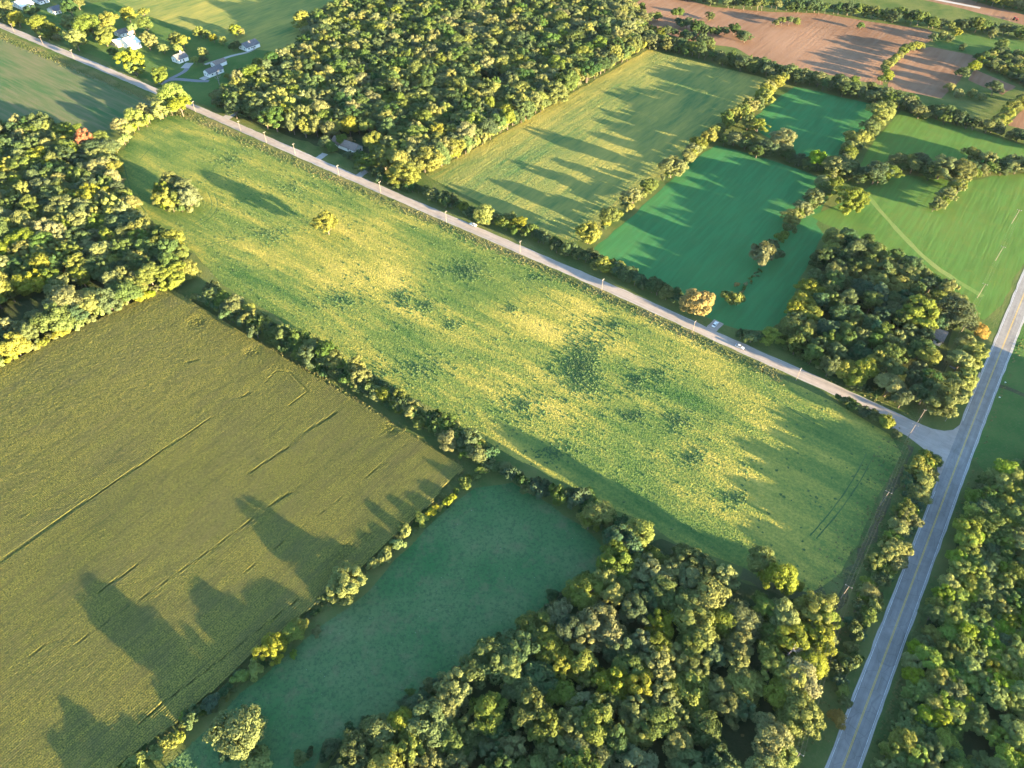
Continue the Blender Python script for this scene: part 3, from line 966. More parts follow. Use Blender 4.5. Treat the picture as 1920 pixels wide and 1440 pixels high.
# off-frame part of that hedge and trees whose shadows fall on the corn
# pasture trees and wood edge
spot('tree', 455, 1385, 45, 'grey', 'at the lower end of the pasture', 'trees at the lower end of the pasture', .9, 'big round tree', True)
spot('shrub', 485, 1425, 24, 'lime', 'at the lower end of the pasture', 'shrubs at the lower end of the pasture', .8)
spot('shrub', 425, 1420, 14, 'blue', 'at the lower end of the pasture', 'shrubs at the lower end of the pasture', .8)
hedge([(1130, 1075), (1060, 1125), (960, 1200), (880, 1262), (780, 1320), (690, 1370), (560, 1425)], 1.2, 3.6, (1.4, 3.0), (.7, 1.0), [('blue', 3), ('deep', 3), ('mid', 2), ('olive', 2)], 'at the foot of the wood beside the pasture', 'shrubs at the foot of the south wood', 5, 'shrub')
# trees at the lower rim of the bean field
for a in ((1428, 1052, 22, 'olive', 1.7), (1462, 1083, 27, 'yellow', 1.5), (1498, 1098, 9, 'yellow', 1.3), (1552, 1130, 14, 'pale', 1.3)):
    spot('tree', *a[:4], 'on the lower rim of the bean field', 'trees on the lower rim of the bean field', a[4])
for a in ((1545, 1160, 22, 'lime'), (1540, 1195, 22, 'yellow'), (1520, 1240, 26, 'yellow'), (1485, 1275, 30, 'yellow'), (1500, 1340, 34, 'olive'), (1470, 1420, 26, 'lime'), (1530, 1210, 16, 'olive')):
    spot('tree', *a, 'on the wood edge facing the power line', 'trees facing the power line', 1.0)
# scrub between power line and highway
G, PL = 'scrub between the power line and the highway', 'between the power line and the highway'
for a in ((1737, 853, 11, 'olive'), (1757, 863, 11, 'olive'), (1718, 880, 20, 'pale'), (1700, 970, 22, 'grey'), (1725, 930, 19, 'pale'), (1672, 1010, 16, 'lime'), (1680, 1030, 20, 'yellow'), (1626, 1095, 14, 'lime'), (1620, 1118, 11, 'lime'), (1576, 1352, 16, 'gold')):
    spot('tree', *a, PL, G, .9)
for a in ((1700, 905, 16, 'blue'), (1580, 1235, 10, 'lime'), (1590, 1258, 7, 'yellow'), (1578, 1292, 13, 'yellow'), (1605, 1190, 14, 'blue'), (1595, 1165, 13, 'blue'), (1650, 1060, 14, 'mid'), (1640, 1085, 14, 'mid'), (1710, 925, 15, 'blue'), (1640, 1120, 12, 'deep')):
    spot('shrub', *a, PL, G, .8)
hedge([(1748, 868), (1722, 925), (1695, 985), (1668, 1045), (1640, 1095), (1612, 1160), (1592, 1230), (1572, 1310)], 2, 4.2, (1.8, 3.4), (.8, 1.1), [('olive', 3), ('yellow', 3), ('mid', 3), ('blue', 2), ('pale', 2)], PL, G, 5, 'shrub')
hedge([(1735, 880), (1700, 960), (1668, 1030), (1630, 1110)], 3, 9, (2.6, 4.0), (.9, 1.1), [('olive', 3), ('yellow', 3), ('pale', 2)], PL, G, 4)
# bushes along the south side of the gravel road end
for a in ((1662, 792, 15, 'yellow'), (1640, 782, 12, 'olive'), (1618, 772, 12, 'deep'), (1600, 762, 12, 'deep'), (1585, 752, 10, 'mid'), (1572, 747, 8, 'deep'), (1680, 815, 9, 'mid')):
    spot('shrub', *a, 'beside the gravel road near the junction', 'bushes beside the gravel road end', .8)
# corner trees by the highway
for a in ((1783, 745, 36, 'olive'), (1800, 720, 24, 'yellow'), (1812, 705, 18, 'olive'), (1800, 680, 23, 'lime'), (1828, 665, 26, 'yellow'), (1832, 622, 17, 'gold'), (1812, 645, 17, 'yellow'), (1765, 762, 20, 'olive')):
    spot('tree', *a, 'beside the highway at the road corner', 'trees beside the highway corner', .95)
for a in ((1645, 555, 20, 'blue'), (1640, 620, 17, 'blue'), (1655, 510, 18, 'deep')):
    spot('pine', *a, 'in the wood at the road corner', 'pines of the corner wood', 1.5)
spot('tree', 1720, 585, 34, 'yellow', 'with a broad yellowish crown above the corner house', 'trees above the corner house', .95)
spot('tree', 1787, 590, 32, 'deep', 'with a broad dark crown beside the clover', 'trees beside the clover', 1.0)
# north side of the gravel road
G, PL = 'trees on the north side of the gravel road', 'on the north side of the gravel road'
for a in ((757, 335, 27, 'yellow'), (910, 402, 19, 'yellow'), (945, 418, 13, 'olive'), (973, 421, 16, 'yellow'), (1130, 497, 17, 'yellow'), (1163, 505, 14, 'pale'), (1445, 634, 19, 'lime'), (720, 300, 20, 'yellow'), (690, 305, 17, 'mid'), (770, 300, 18, 'lime'), (655, 265, 8, 'gold'), (622, 275, 11, 'mid'), (640, 262, 11, 'olive'), (612, 268, 13, 'mid'), (676, 296, 12, 'mid'), (655, 292, 9, 'deep')):
    spot('tree', *a, PL, G, .95)
spot('tree', 1303, 572, 28, 'gold', 'alone on the north side of the gravel road', G, .9, 'round tree', True)
hedge([(670, 300), (700, 325), (740, 345), (790, 362), (850, 385), (905, 412), (1000, 440), (1060, 470), (1110, 490), (1160, 512), (1220, 540), (1275, 565)], 2.5, 5, (2.4, 4.2), (.8, 1.1), [('deep', 5), ('mid', 3), ('blue', 2)], PL, 'bushes on the north side of the gravel road', 3, 'shrub')
hedge([(780, 352), (850, 380), (905, 405), (1000, 436), (1060, 466), (1110, 486), (1160, 508), (1220, 536), (1270, 560)], 3.5, 8, (3.0, 4.6), (.85, 1.1), [('deep', 3), ('mid', 3), ('olive', 2), ('blue', 1)], PL, G, 3)
for a in ((1375, 560, 19, 'grey'), (1433, 482, 26, 'grey'), (1465, 445, 12, 'olive'), (1478, 430, 12, 'olive'), (1452, 478, 14, 'deep'), (1448, 460, 12, 'mid'), (1410, 632, 16, 'mid'), (1390, 628, 11, 'deep'), (1382, 535, 6, 'gold')):
    spot('shrub', *a, 'in the alfalfa by the weedy strip', 'bushes in the alfalfa', .8)
hedge([(1425, 505), (1400, 535), (1380, 560)], .3, 1.6, (.6, 1.0), (.5, .7), [('olive', 2), ('gold', 1)], 'in the alfalfa by the weedy strip', 'bushes in the alfalfa', 2, 'shrub')
hedge([(1470, 650), (1540, 690), (1620, 730), (1680, 752)], 1, 4.5, (1.6, 2.8), (.7, .9), [('deep', 3), ('mid', 3), ('olive', 1)], 'along the roadside edge of the corner wood', 'bushes along the corner wood', 2.5, 'shrub')
# hedge A (west of the alfalfa)
G, PL = 'tree line between hay and alfalfa', 'in the tree line between hay and alfalfa'
for a in ((1103, 438, 22, 'pale'), (1140, 405, 18, 'olive'), (1187, 370, 18, 'pale'), (1217, 350, 14, 'olive'), (1260, 314, 21, 'olive'), (1288, 295, 14, 'pale')):
    spot('tree', *a, PL, G, .95)
hedge([(1300, 280), (1325, 258), (1368, 223), (1405, 202), (1441, 170), (1472, 144)], 5, 6.5, (3.6, 5.6), (.95, 1.2), [('pale', 4), ('olive', 4), ('yellow', 2)], PL, G, 2.5)
hedge([(1105, 450), (1200, 365), (1300, 290), (1400, 208), (1470, 150)], 2, 5, (1.8, 3.2), (.8, 1.1), [('olive', 3), ('yellow', 3), ('mid', 2)], PL, 'shrubs between hay and alfalfa', 2, 'shrub')
# hedge C and the clump on it
G, PL = 'tree line between the alfalfa plots', 'in the tree line between the alfalfa plots'
for a in ((1650, 215, 23, 'pale'), (1665, 205, 15, 'olive'), (1632, 240, 16, 'olive'), (1607, 263, 20, 'pale'), (1590, 285, 14, 'olive'), (1533, 300, 18, 'lime'), (1563, 313, 19, 'pale'), (1590, 318, 18, 'olive'), (1643, 325, 23, 'deep'), (1613, 332, 15, 'deep'), (1670, 325, 15, 'olive'),
          (1597, 377, 28, 'olive'), (1527, 373, 20, 'olive'), (1545, 355, 16, 'olive'), (1505, 392, 16, 'pale'), (1487, 410, 18, 'pale'), (1570, 345, 14, 'olive')):
    spot('tree', *a, PL, G, .9)
hedge([(1670, 205), (1640, 238), (1607, 268), (1575, 305), (1545, 350), (1515, 388), (1485, 415)], 3, 4.6, (2.8, 4.6), (.9, 1.1), [('olive', 3), ('mid', 2), ('pale', 2)], PL, G, 4)
hedge([(1560, 320), (1610, 335), (1665, 330)], 3, 4.6, (3, 4.6), (.9, 1.1), [('deep', 2), ('mid', 2)], PL, G, 4)
G, PL = 'clump between the alfalfa plots', 'in the dark clump between the alfalfa plots'
for a in ((1403, 230, 16, 'olive'), (1422, 236, 15, 'yellow'), (1377, 262, 14, 'grey'), (1403, 262, 16, 'olive'), (1470, 265, 24, 'grey'), (1440, 275, 16, 'deep'), (1500, 300, 14, 'deep'), (1480, 292, 13, 'deep'), (1420, 285, 14, 'deep'), (1520, 310, 12, 'deep')):
    spot('tree', *a, PL, G, .85)
hedge([(1365, 255), (1410, 278), (1470, 292), (1530, 318)], 3, 4.6, (3, 4.6), (.85, 1.1), [('deep', 3), ('mid', 2)], PL, G, 5)
G, PL = 'tree line beside the clover', 'in the tree line beside the clover'
for a in ((1680, 300, 15, 'grey'), (1703, 302, 15, 'olive'), (1727, 302, 17, 'deep'), (1767, 315, 24, 'olive'), (1800, 322, 22, 'olive'), (1822, 290, 15, 'grey'), (1853, 302, 18, 'yellow'), (1900, 308, 18, 'grey'), (1880, 312, 14, 'deep'), (1940, 312, 20, 'olive'), (1800, 350, 16, 'pale'), (1775, 365, 15, 'pale'), (1757, 383, 13, 'pale'), (1745, 325, 16, 'deep')):
    spot('tree', *a, PL, G, .9)
hedge([(1680, 308), (1740, 318), (1800, 330), (1860, 315), (1930, 318)], 3, 4.6, (3, 4.8), (.9, 1.1), [('deep', 2), ('mid', 2), ('olive', 2)], PL, G, 5)
hedge([(1805, 340), (1775, 368), (1752, 390)], 3, 4.6, (2.6, 4.2), (.9, 1.1), [('pale', 2), ('olive', 2)], PL, G, 3)
# long hedge behind hay and alfalfa
G, PL = 'long hedge in front of the ploughed land', 'in the long hedge before the ploughed land'
hedge([(1218, 78), (1290, 92), (1350, 108), (1420, 128), (1480, 140), (1560, 160), (1660, 182), (1700, 195), (1760, 215), (1830, 235), (1870, 238)], 5, 6, (3.8, 6.0), (.9, 1.15), [('deep', 4), ('mid', 4), ('grey', 3), ('olive', 1)], PL, G, 4)
hedge([(1215, 70), (1290, 84), (1420, 118), (1560, 150), (1690, 182), (1800, 218)], 5, 8, (3.2, 5.2), (.9, 1.15), [('deep', 3), ('mid', 3), ('olive', 2)], PL, G, 4)
hedge([(1870, 235), (1895, 210), (1925, 185), (1960, 160)], 4, 6, (3.4, 5.0), (.9, 1.1), [('yellow', 3), ('olive', 3)], PL, G, 3)
hedge([(1880, 245), (1930, 262), (1990, 285)], 4, 7, (3.4, 5.0), (.9, 1.1), [('deep', 3), ('grey', 2)], PL, G, 3)
G, PL = 'far hedges on the ploughed land', 'in the hedges across the ploughed land'
hedge([(1270, -12), (1330, 2), (1420, 10), (1500, 14), (1600, 20), (1663, 30), (1713, 37), (1780, 47), (1847, 52), (1913, 62), (1990, 82)], 4, 6.5, (4.0, 6.2), (.9, 1.15), [('deep', 4), ('mid', 3), ('olive', 2)], PL, G, 4)
hedge([(1271, 44), (1299, 52), (1338, 58), (1374, 58), (1402, 72)], 4, 6, (3.4, 5.4), (.9, 1.1), [('deep', 3), ('mid', 3)], PL, G, 3)
hedge([(1210, 52), (1240, 60), (1290, 70), (1330, 78)], 4, 7, (3.4, 5.0), (.9, 1.1), [('deep', 3), ('mid', 3), ('olive', 2)], PL, G, 4)
hedge([(1730, 86), (1702, 90), (1685, 104), (1671, 116), (1659, 132), (1658, 152)], 3, 5.5, (2.6, 4.2), (.9, 1.2), [('yellow', 3), ('mid', 2)], PL, G, 2)
for a in ((1271, 27, 12, 'mid'), (1221, 33, 9, 'olive'), (1234, 31, 8, 'olive'), (1332, 30, 8, 'mid'), (1466, 40, 8, 'olive'), (1480, 39, 8, 'mid'), (1495, 40, 7, 'olive'), (1455, 43, 6, 'olive'), (1614, 48, 6, 'mid'), (1750, 70, 8, 'mid'), (1768, 66, 8, 'yellow'), (1793, 60, 8, 'yellow'), (1780, 72, 7, 'mid'), (1807, 88, 7, 'mid'),
          (1880, 84, 11, 'olive'), (1860, 64, 8, 'olive'), (1825, 124, 11, 'yellow'), (1805, 137, 11, 'mid'), (1865, 165, 14, 'deep'), (1781, 164, 9, 'yellow'), (1795, 174, 9, 'pale'), (1823, 175, 8, 'pale'), (1840, 182, 8, 'pale')):
    spot('tree', *a, PL, G, .95)
wood([(1830, 108), (1870, 95), (1990, 110), (1990, 180), (1910, 150), (1850, 122)], (2.2, 4.0), (5, 8), [('mid', 3), ('yellow', 2), ('deep', 2)], PL, G, 3, 1.5)
wood([(1830, -2), (1990, 30), (1990, -20), (1850, -30)], (4, 6), (10, 13), OAKS, PL, G, 4, 1.4)
wood([(1165, 22), (1205, 12), (1215, 75), (1195, 70)], (3, 5), (7, 11), OAKS, PL, G, 4, 1.4)
# hedge from the corn wood to the gravel road
G, PL = 'hedge between the corn wood and the gravel road', 'in the hedge between the corn wood and the road'
for a in ((322, 182, 25, 'lime'), (338, 200, 18, 'yellow'), (300, 205, 17, 'lime'), (247, 218, 15, 'pale'), (268, 207, 13, 'pale'), (225, 235, 14, 'pale')):
    spot('tree', *a, PL, G, 1.0)
hedge([(318, 212), (285, 222), (258, 238), (235, 262), (215, 280)], 2, 4.5, (2.4, 4.0), (.9, 1.1), [('lime', 3), ('yellow', 3), ('pale', 1)], PL, 'bushes between the corn wood and the road', 3, 'shrub')
spot('tree', 162, 266, 18, 'rust', 'among green trees at the stubble field edge', G, 1.35, 'bushy tree', True)
# edge of corn wood facing corn and beans
hedge([(325, 535), (250, 566), (190, 592), (130, 620), (60, 655), (0, 685)], 1.2, 4.2, (2.0, 3.8), (.7, 1.0), [('lime', 4), ('yellow', 3), ('olive', 1)], 'on the wood edge facing the corn', 'bushes on the wood edge facing the corn', 3, 'shrub')
hedge([(212, 300), (222, 345), (245, 390), (268, 432), (318, 452)], 1.2, 4.8, (1.8, 3.2), (.8, 1.0), [('lime', 4), ('yellow', 2), ('mid', 1)], 'on the wood edge facing the beans', 'bushes on the wood edge facing the beans', 2.5, 'shrub')
hedge([(800, 320), (900, 265), (1000, 208), (1100, 150), (1205, 88)], 2, 5, (2.4, 4.2), (.9, 1.2), [('yellow', 3), ('olive', 3), ('pale', 2)], 'on the oak wood edge facing the hay', 'bushes on the oak wood edge', 3, 'shrub')
# island copse and lone tree in the beans
for a in ((322, 345, 19, 'grey'), (307, 358, 17, 'olive'), (312, 374, 18, 'yellow'), (331, 376, 17, 'olive'), (346, 358, 19, 'grey'), (354, 374, 19, 'grey'), (334, 352, 17, 'grey'), (318, 360, 15, 'mid')):
    spot('tree', *a, 'in the round copse standing in the beans', 'copse in the bean field', 1.15)
for a in ((296, 378, 9, 'olive'), (308, 388, 9, 'lime'), (324, 391, 9, 'olive'), (340, 391, 9, 'mid'), (356, 392, 9, 'grey'), (368, 382, 8, 'olive')):
    spot('shrub', *a, 'at the foot of the copse in the beans', 'bushes at the copse', .8)
spot('tree', 612, 418, 19, 'yellow', 'standing alone in the bean field', 'lone tree in the bean field', 1.25, 'small round tree', True)
# farmstead trees
G, PL = 'farmyard trees', 'around the farmstead'
for a in ((25, 37, 14, 'yellow'), (70, 48, 17, 'olive'), (95, 55, 12, 'olive'), (128, 42, 14, 'yellow'), (136, 78, 18, 'pale'), (170, 50, 22, 'olive'), (195, 68, 17, 'olive'), (205, 42, 17, 'yellow'), (240, 27, 13, 'yellow'), (250, 55, 10, 'lime'), (270, 25, 9, 'pale'), (272, 45, 14, 'olive'), (276, 77, 16, 'yellow'),
          (235, 118, 23, 'yellow'), (245, 130, 14, 'lime'), (296, 142, 15, 'olive'), (306, 92, 9, 'yellow'), (330, 75, 13, 'olive'), (343, 80, 12, 'yellow'), (333, 92, 9, 'lime'), (375, 60, 10, 'pale'), (385, 64, 8, 'pale'), (400, 72, 8, 'yellow'), (419, 77, 8, 'yellow'), (378, 98, 9, 'lime'), (367, 114, 8, 'lime'), (380, 115, 8, 'deep'),
          (445, 85, 8, 'deep'), (436, 88, 7, 'deep'), (440, 58, 11, 'yellow'), (450, 60, 8, 'yellow'), (427, 143, 6, 'yellow'), (60, 22, 12, 'deep'), (130, 15, 14, 'deep'), (145, 5, 12, 'olive'), (5, 15, 14, 'olive'), (-20, 5, 15, 'olive'), (450, 142, 12, 'olive'), (210, 100, 10, 'deep'), (480, 135, 10, 'pale')):
    spot('tree', *a, PL, G, 1.0)
hedge([(-40, 22), (0, 38), (40, 40)], 4, 7, (3, 5), (.9, 1.1), OAKS, PL, G, 3)
hedge([(100, 70), (70, 60)], 4, 7, (3, 5), (.9, 1.1), OAKS, PL, G, 3)

FEAT = [(UP([(890, 915), (1040, 950), (1140, 1040), (1040, 1120), (850, 1270), (680, 1365), (560, 1480)]), 'pasture'), (UP([(1160, 960), (1290, 1030), (1440, 1090), (1520, 1112)]), 'bean field'),
        (UP([(203, 297), (240, 383), (313, 452), (380, 500), (480, 570), (640, 677), (807, 763), (1030, 893)]), 'bean field'), (UP([(-100, 740), (0, 694), (233, 579), (323, 540)]), 'corn'), (UP([(323, 540), (640, 729), (872, 884), (707, 1042), (433, 1270), (190, 1475)]), 'corn'),
        (UP([(-100, 250), (200, 250), (300, 195)]), 'stubble field'), (UP([(1600, 1085), (1560, 1200), (1500, 1400)]), 'power line'), (HW, 'highway'), (GR, 'gravel road'),
        (UP([(1545, 420), (1700, 500), (1780, 575), (1845, 600)]), 'clover'), (UP([(1545, 440), (1500, 520), (1470, 600)]), 'alfalfa'), (UP([(798, 328), (1000, 218), (1215, 93)]), 'hay')]
BACK = dict(pasture=9, highway=14, corn=8)


def where(p):
    if not p['group'].startswith('trees of'):
        return p['place']
    q = np.array([[p['x'], p['y']]])
    ds = [(seg_dist(q, ln)[0], nm_) for ln, nm_ in FEAT]
    d, nm_ = min(ds)
    if d < 11 + p['R'] * .5:
        return p['place'] + ', on its ' + nm_ + ' edge'
    if d < 26:
        return p['place'] + ', behind its ' + nm_ + ' edge'
    return p['place'] + ', amid other crowns'


# ------------------------------------------------------------------ plants into the scene: the largest as things, the rest as masses
NIND = dict(tree=300, shrub=230, pine=20)
srcs = {}
zrng = np.random.default_rng(77)
for kind in ('tree', 'shrub', 'pine'):
    L = [p for p in PLANTS if p['kind'] == kind]
    for p in L:
        x, y, d = to_px(p['x'], p['y'], p['h'] * .5)
        rp = p['R'] * FPX / d
        vis = (-rp * .6 < x < 1920 + rp * .6) and (-rp * .6 < y < 1440 + rp * .6)
        p['rank'] = (rp + (1000 if p['force'] else 0)) if vis else -1
    L.sort(key=lambda p: -p['rank'])
    for q, p in enumerate(L):
        p['ind'] = q < NIND[kind] and p['rank'] > 0
        p['v'] = int(zrng.integers(len(VAR[kind])))
    srcs[kind] = {}
    rest = []
    bigr, smallr = dict(tree=(6.2, 4.4), shrub=(3.0, 1.6), pine=(9, 1))[kind]
    noun0 = dict(tree='tree', shrub='bush', pine='pine tree')[kind]
    nm = dict(tree='broadleaf_tree', shrub='bush', pine='pine_tree')[kind]
    for p in L:
        v = VAR[kind][p['v']]
        p['rz'] = float(zrng.uniform(0, 6.28))
        sx = p['R'] / v['R']
        sz = p['h'] / v['H']
        if not p['ind']:
            rest.append((p, sx, sz))
            continue
        e = bpy.data.objects.new(nm, None)
        e.empty_display_size = .5
        C.objects.link(e)
        e.location = (p['x'], p['y'], 0)
        e.rotation_euler = (0, 0, p['rz'])
        e.scale = (sx, sx * float(zrng.uniform(.9, 1.1)), sz)
        cr = link('crown' if kind != 'shrub' else 'foliage', v['crown'], None, e)
        c = COL[p['col']]
        k = float(zrng.uniform(.88, 1.14))
        cr['tint'] = [c[0] * k, c[1] * k, c[2] * k]
        link('trunk' if kind != 'shrub' else 'stem', v['trunk'], None, e)
        size = '' if p['noun'] else ('broad ' if p['R'] > bigr else ('slim ' if p['R'] < smallr else ''))
        tag(e, '%s%s %s %s' % (size, WORD[p['col']], p['noun'] or noun0, where(p)), {'tree': 'tree', 'shrub': 'bush', 'pine': 'pine tree'}[kind], p['group'])
        srcs[kind].setdefault(p['v'], cr)
    print('plants', kind, len(L), 'individual', len(L) - len(rest))
    if not rest:
        continue
    # one mass: points carrying variant, turn and size; crowns and trunks instanced on them
    keys = list(srcs[kind].keys())
    me = bpy.data.meshes.new('woodland')
    me.vertices.add(len(rest))
    me.vertices.foreach_set('co', np.array([(p['x'], p['y'], 0) for p, _, _ in rest], np.float32).ravel())
    me.attributes.new('pick', 'INT', 'POINT')
    me.attributes.new('turn', 'FLOAT_VECTOR', 'POINT')
    me.attributes.new('size', 'FLOAT_VECTOR', 'POINT')
    me.attributes.new('tint', 'FLOAT_COLOR', 'POINT')
    picks, turns, sizes, tints = [], [], [], []
    for p, sx, sz in rest:
        k_ = int(zrng.integers(len(keys)))
        vv = VAR[kind][keys[k_]]
        tk = float(zrng.uniform(.88, 1.14))
        tints += [COL[p['col']][0] * tk, COL[p['col']][1] * tk, COL[p['col']][2] * tk, 1]
        picks.append(k_)
        turns += [0, 0, p['rz']]
        sizes += [p['R'] / vv['R'], p['R'] / vv['R'], p['h'] / vv['H']]
    me.attributes['pick'].data.foreach_set('value', np.array(picks, np.int32))
    me.attributes['turn'].data.foreach_set('vector', np.array(turns, np.float32))
    me.attributes['size'].data.foreach_set('vector', np.array(sizes, np.float32))
    me.attributes['tint'].data.foreach_set('color', np.array(tints, np.float32))
    me.update()
    o = link({'tree': 'woodland', 'shrub': 'undergrowth', 'pine': 'pine_wood'}[kind], me)
    tag(o, {'tree': 'distant oak woodland and hedges massed beyond the gravel road', 'shrub': 'distant low bushes massed along hedges and wood edges', 'pine': 'small distant pines'}[kind],
        {'tree': 'woodland', 'shrub': 'bushes', 'pine': 'pines'}[kind], kind='stuff')
    ng = bpy.data.node_groups.new('spread_' + kind, 'GeometryNodeTree')
    ng.interface.new_socket('Geometry', in_out='INPUT', socket_type='NodeSocketGeometry')
    ng.interface.new_socket('Geometry', in_out='OUTPUT', socket_type='NodeSocketGeometry')
    N, Lk = ng.nodes, ng.links
    gi, go = N.new('NodeGroupInput'), N.new('NodeGroupOutput')
    iop = N.new('GeometryNodeInstanceOnPoints')
    jn = N.new('GeometryNodeJoinGeometry')
    for key in reversed(keys):                   # join puts the last link first
        cr = srcs[kind][key]
        j2 = N.new('GeometryNodeJoinGeometry')
        for ob in (cr, [c for c in cr.parent.children if c != cr][0]):
            oi = N.new('GeometryNodeObjectInfo')
            oi.transform_space = 'ORIGINAL'
            oi.inputs['Object'].default_value = ob
            oi.inputs['As Instance'].default_value = True
            Lk.new(oi.outputs['Geometry'], j2.inputs[0])
        g2 = N.new('GeometryNodeGeometryToInstance')
        Lk.new(j2.outputs[0], g2.inputs[0])
        Lk.new(g2.outputs[0], jn.inputs[0])

    def attr(name, ty):
        a = N.new('GeometryNodeInputNamedAttribute')
        a.data_type = ty
        a.inputs['Name'].default_value = name
        return a.outputs['Attribute']
    Lk.new(gi.outputs[0], iop.inputs['Points'])
    Lk.new(jn.outputs[0], iop.inputs['Instance'])
    iop.inputs['Pick Instance'].default_value = True
    Lk.new(attr('pick', 'INT'), iop.inputs['Instance Index'])
    er = N.new('FunctionNodeEulerToRotation')
    Lk.new(attr('turn', 'FLOAT_VECTOR'), er.inputs[0])
    Lk.new(er.outputs[0], iop.inputs['Rotation'])
    Lk.new(attr('size', 'FLOAT_VECTOR'), iop.inputs['Scale'])
    Lk.new(iop.outputs[0], go.inputs[0])
    md = o.modifiers.new('spread', 'NODES')
    md.node_group = ng

# ------------------------------------------------------------------ two bare snags
def snag(px, h, label, seed, col='deadwood'):
    r = random.Random(seed)
    e = bpy.data.objects.new('dead_tree', None)
    C.objects.link(e)
    p = U(*px, h * .4)
    e.location = (p[0], p[1], 0)
    MB().tube([(0, 0, -.2), (.1, .1, h * .4), (.2, -.1, h * .75), (.1, .2, h)], [.26, .2, .12, .03], 7).build('trunk', M[col], e)
    for k in range(16):
        a, z0 = r.uniform(0, 6.28), h * r.uniform(.3, .85)
        ln = r.uniform(1.5, 3.6)
        mb = MB()
        tip = Vector((math.cos(a) * ln, math.sin(a) * ln, z0 + ln * r.uniform(.4, .9)))
        mid = Vector((tip.x * .5, tip.y * .5, z0 + (tip.z - z0) * .4))
        mb.tube([(0.1, 0, z0), mid, tip], [.10, .07, .02], 5)
        for q in range(3):
            b = a + r.uniform(-1.1, 1.1)
            mb.tube([mid.lerp(tip, q * .3), mid.lerp(tip, q * .3) + Vector((math.cos(b), math.sin(b), .7)) * r.uniform(.6, 1.3)], [.045, .012], 4)
        mb.build('limb', M[col], e)
    tag(e, label, 'dead tree')


snag((1480, 1225), 12, 'bare grey dead tree among golden trees facing the power line', 3)
snag((409, 150), 12, 'bare pinkish brown tree standing beside the shaded farm house', 5)
snag((745, 232), 11, 'bare twiggy tree on the oak wood edge facing the hay', 9)

# ------------------------------------------------------------------ buildings
HROT = math.atan2(EAX[1], EAX[0])


def house(name, label, se, n_end, w_end, wh, rh, wall, roof, ridge='N', over=.5, wins=3, door=True, chimney=False, garage=False, cat='house'):
    a, b, c = U(*se), U(*n_end), U(*w_end)
    L, D = float(np.hypot(*(b - a))), float(np.hypot(*(c - a)))
    e = bpy.data.objects.new(name, None)
    C.objects.link(e)
    e.location = (a[0], a[1], 0)
    e.rotation_euler = (0, 0, HROT)
    w = MB()                                       # walls with gable ends; x from -D to 0, y from 0 to L
    if ridge == 'N':
        prof = [(-D, 0), (0, 0), (0, wh), (-D / 2, wh + rh), (-D, wh)]
        vs = [(x, 0, z) for x, z in prof] + [(x, L, z) for x, z in prof]
    else:
        prof = [(0, 0), (L, 0), (L, wh), (L / 2, wh + rh), (0, wh)]
        vs = [(0, y, z) for y, z in prof] + [(-D, y, z) for y, z in prof]
    w.add(vs, [(0, 1, 2, 3, 4), (9, 8, 7, 6, 5)] + [(k, k + 5, (k + 1) % 5 + 5, (k + 1) % 5) for k in (0, 1, 4)])
    w.build('wall', M[wall], e)
    half = (D if ridge == 'N' else L) / 2
    ln = (L if ridge == 'N' else D)
    for s in (-1, 1):
        r = MB()
        k = rh / half
        e0, e1 = half + over, -.02
        th = .16
        vs = []
        for t in (-over, ln + over):
            for u_, z in ((e1, wh + rh + .05), (e0, wh - k * over + .05), (e0, wh - k * over + .05 + th), (e1, wh + rh + .05 + th)):
                if ridge == 'N':
                    vs.append((-D / 2 + s * u_, t, z))
                else:
                    vs.append((-t, L / 2 + s * u_, z))
        r.add(vs, [(0, 1, 2, 3), (7, 6, 5, 4), (0, 4, 5, 1), (1, 5, 6, 2), (2, 6, 7, 3), (3, 7, 4, 0)])
        r.build('roof_slope', M[roof], e)
    for q in range(wins):
        y = L * (q + .7) / (wins + .4)
        if garage and q == wins - 1:
            MB().box((.03, y, 1.15), (.08, min(4.6, L * .4), 2.2)).build('garage_door', M['white_roof'], e)
            continue
        f = MB().box((.03, y, wh * .56), (.08, 1.5, 1.35)).build('window', M['white_roof'], e)
        MB().box((.06, y, wh * .56), (.06, 1.25, 1.1)).build('pane', M['glass'], f)
    for q in range(2):
        x = -D * (q + .65) / 2.3
        f = MB().box((x, -.03, wh * .56), (1.4, .08, 1.3)).build('window', M['white_roof'], e)
        MB().box((x, -.06, wh * .56), (1.15, .06, 1.05)).build('pane', M['glass'], f)
    if door:
        d = MB().box((.04, L * .5 + .2, 1.05), (.1, 1.0, 2.1)).build('door', M['brown_roof'], e)
        MB().box((.11, L * .5 + .55, 1.0), (.06, .08, .16)).build('handle', M['metal'], d)
    if chimney:
        MB().box((-D * .5, L * .72, wh + rh + .5), (.9, .9, 2.2)).box((-D * .5, L * .72, wh + rh + 1.66), (1.1, 1.1, .14)).build('chimney', M['white_wall'], e)
    return tag(e, label, cat)


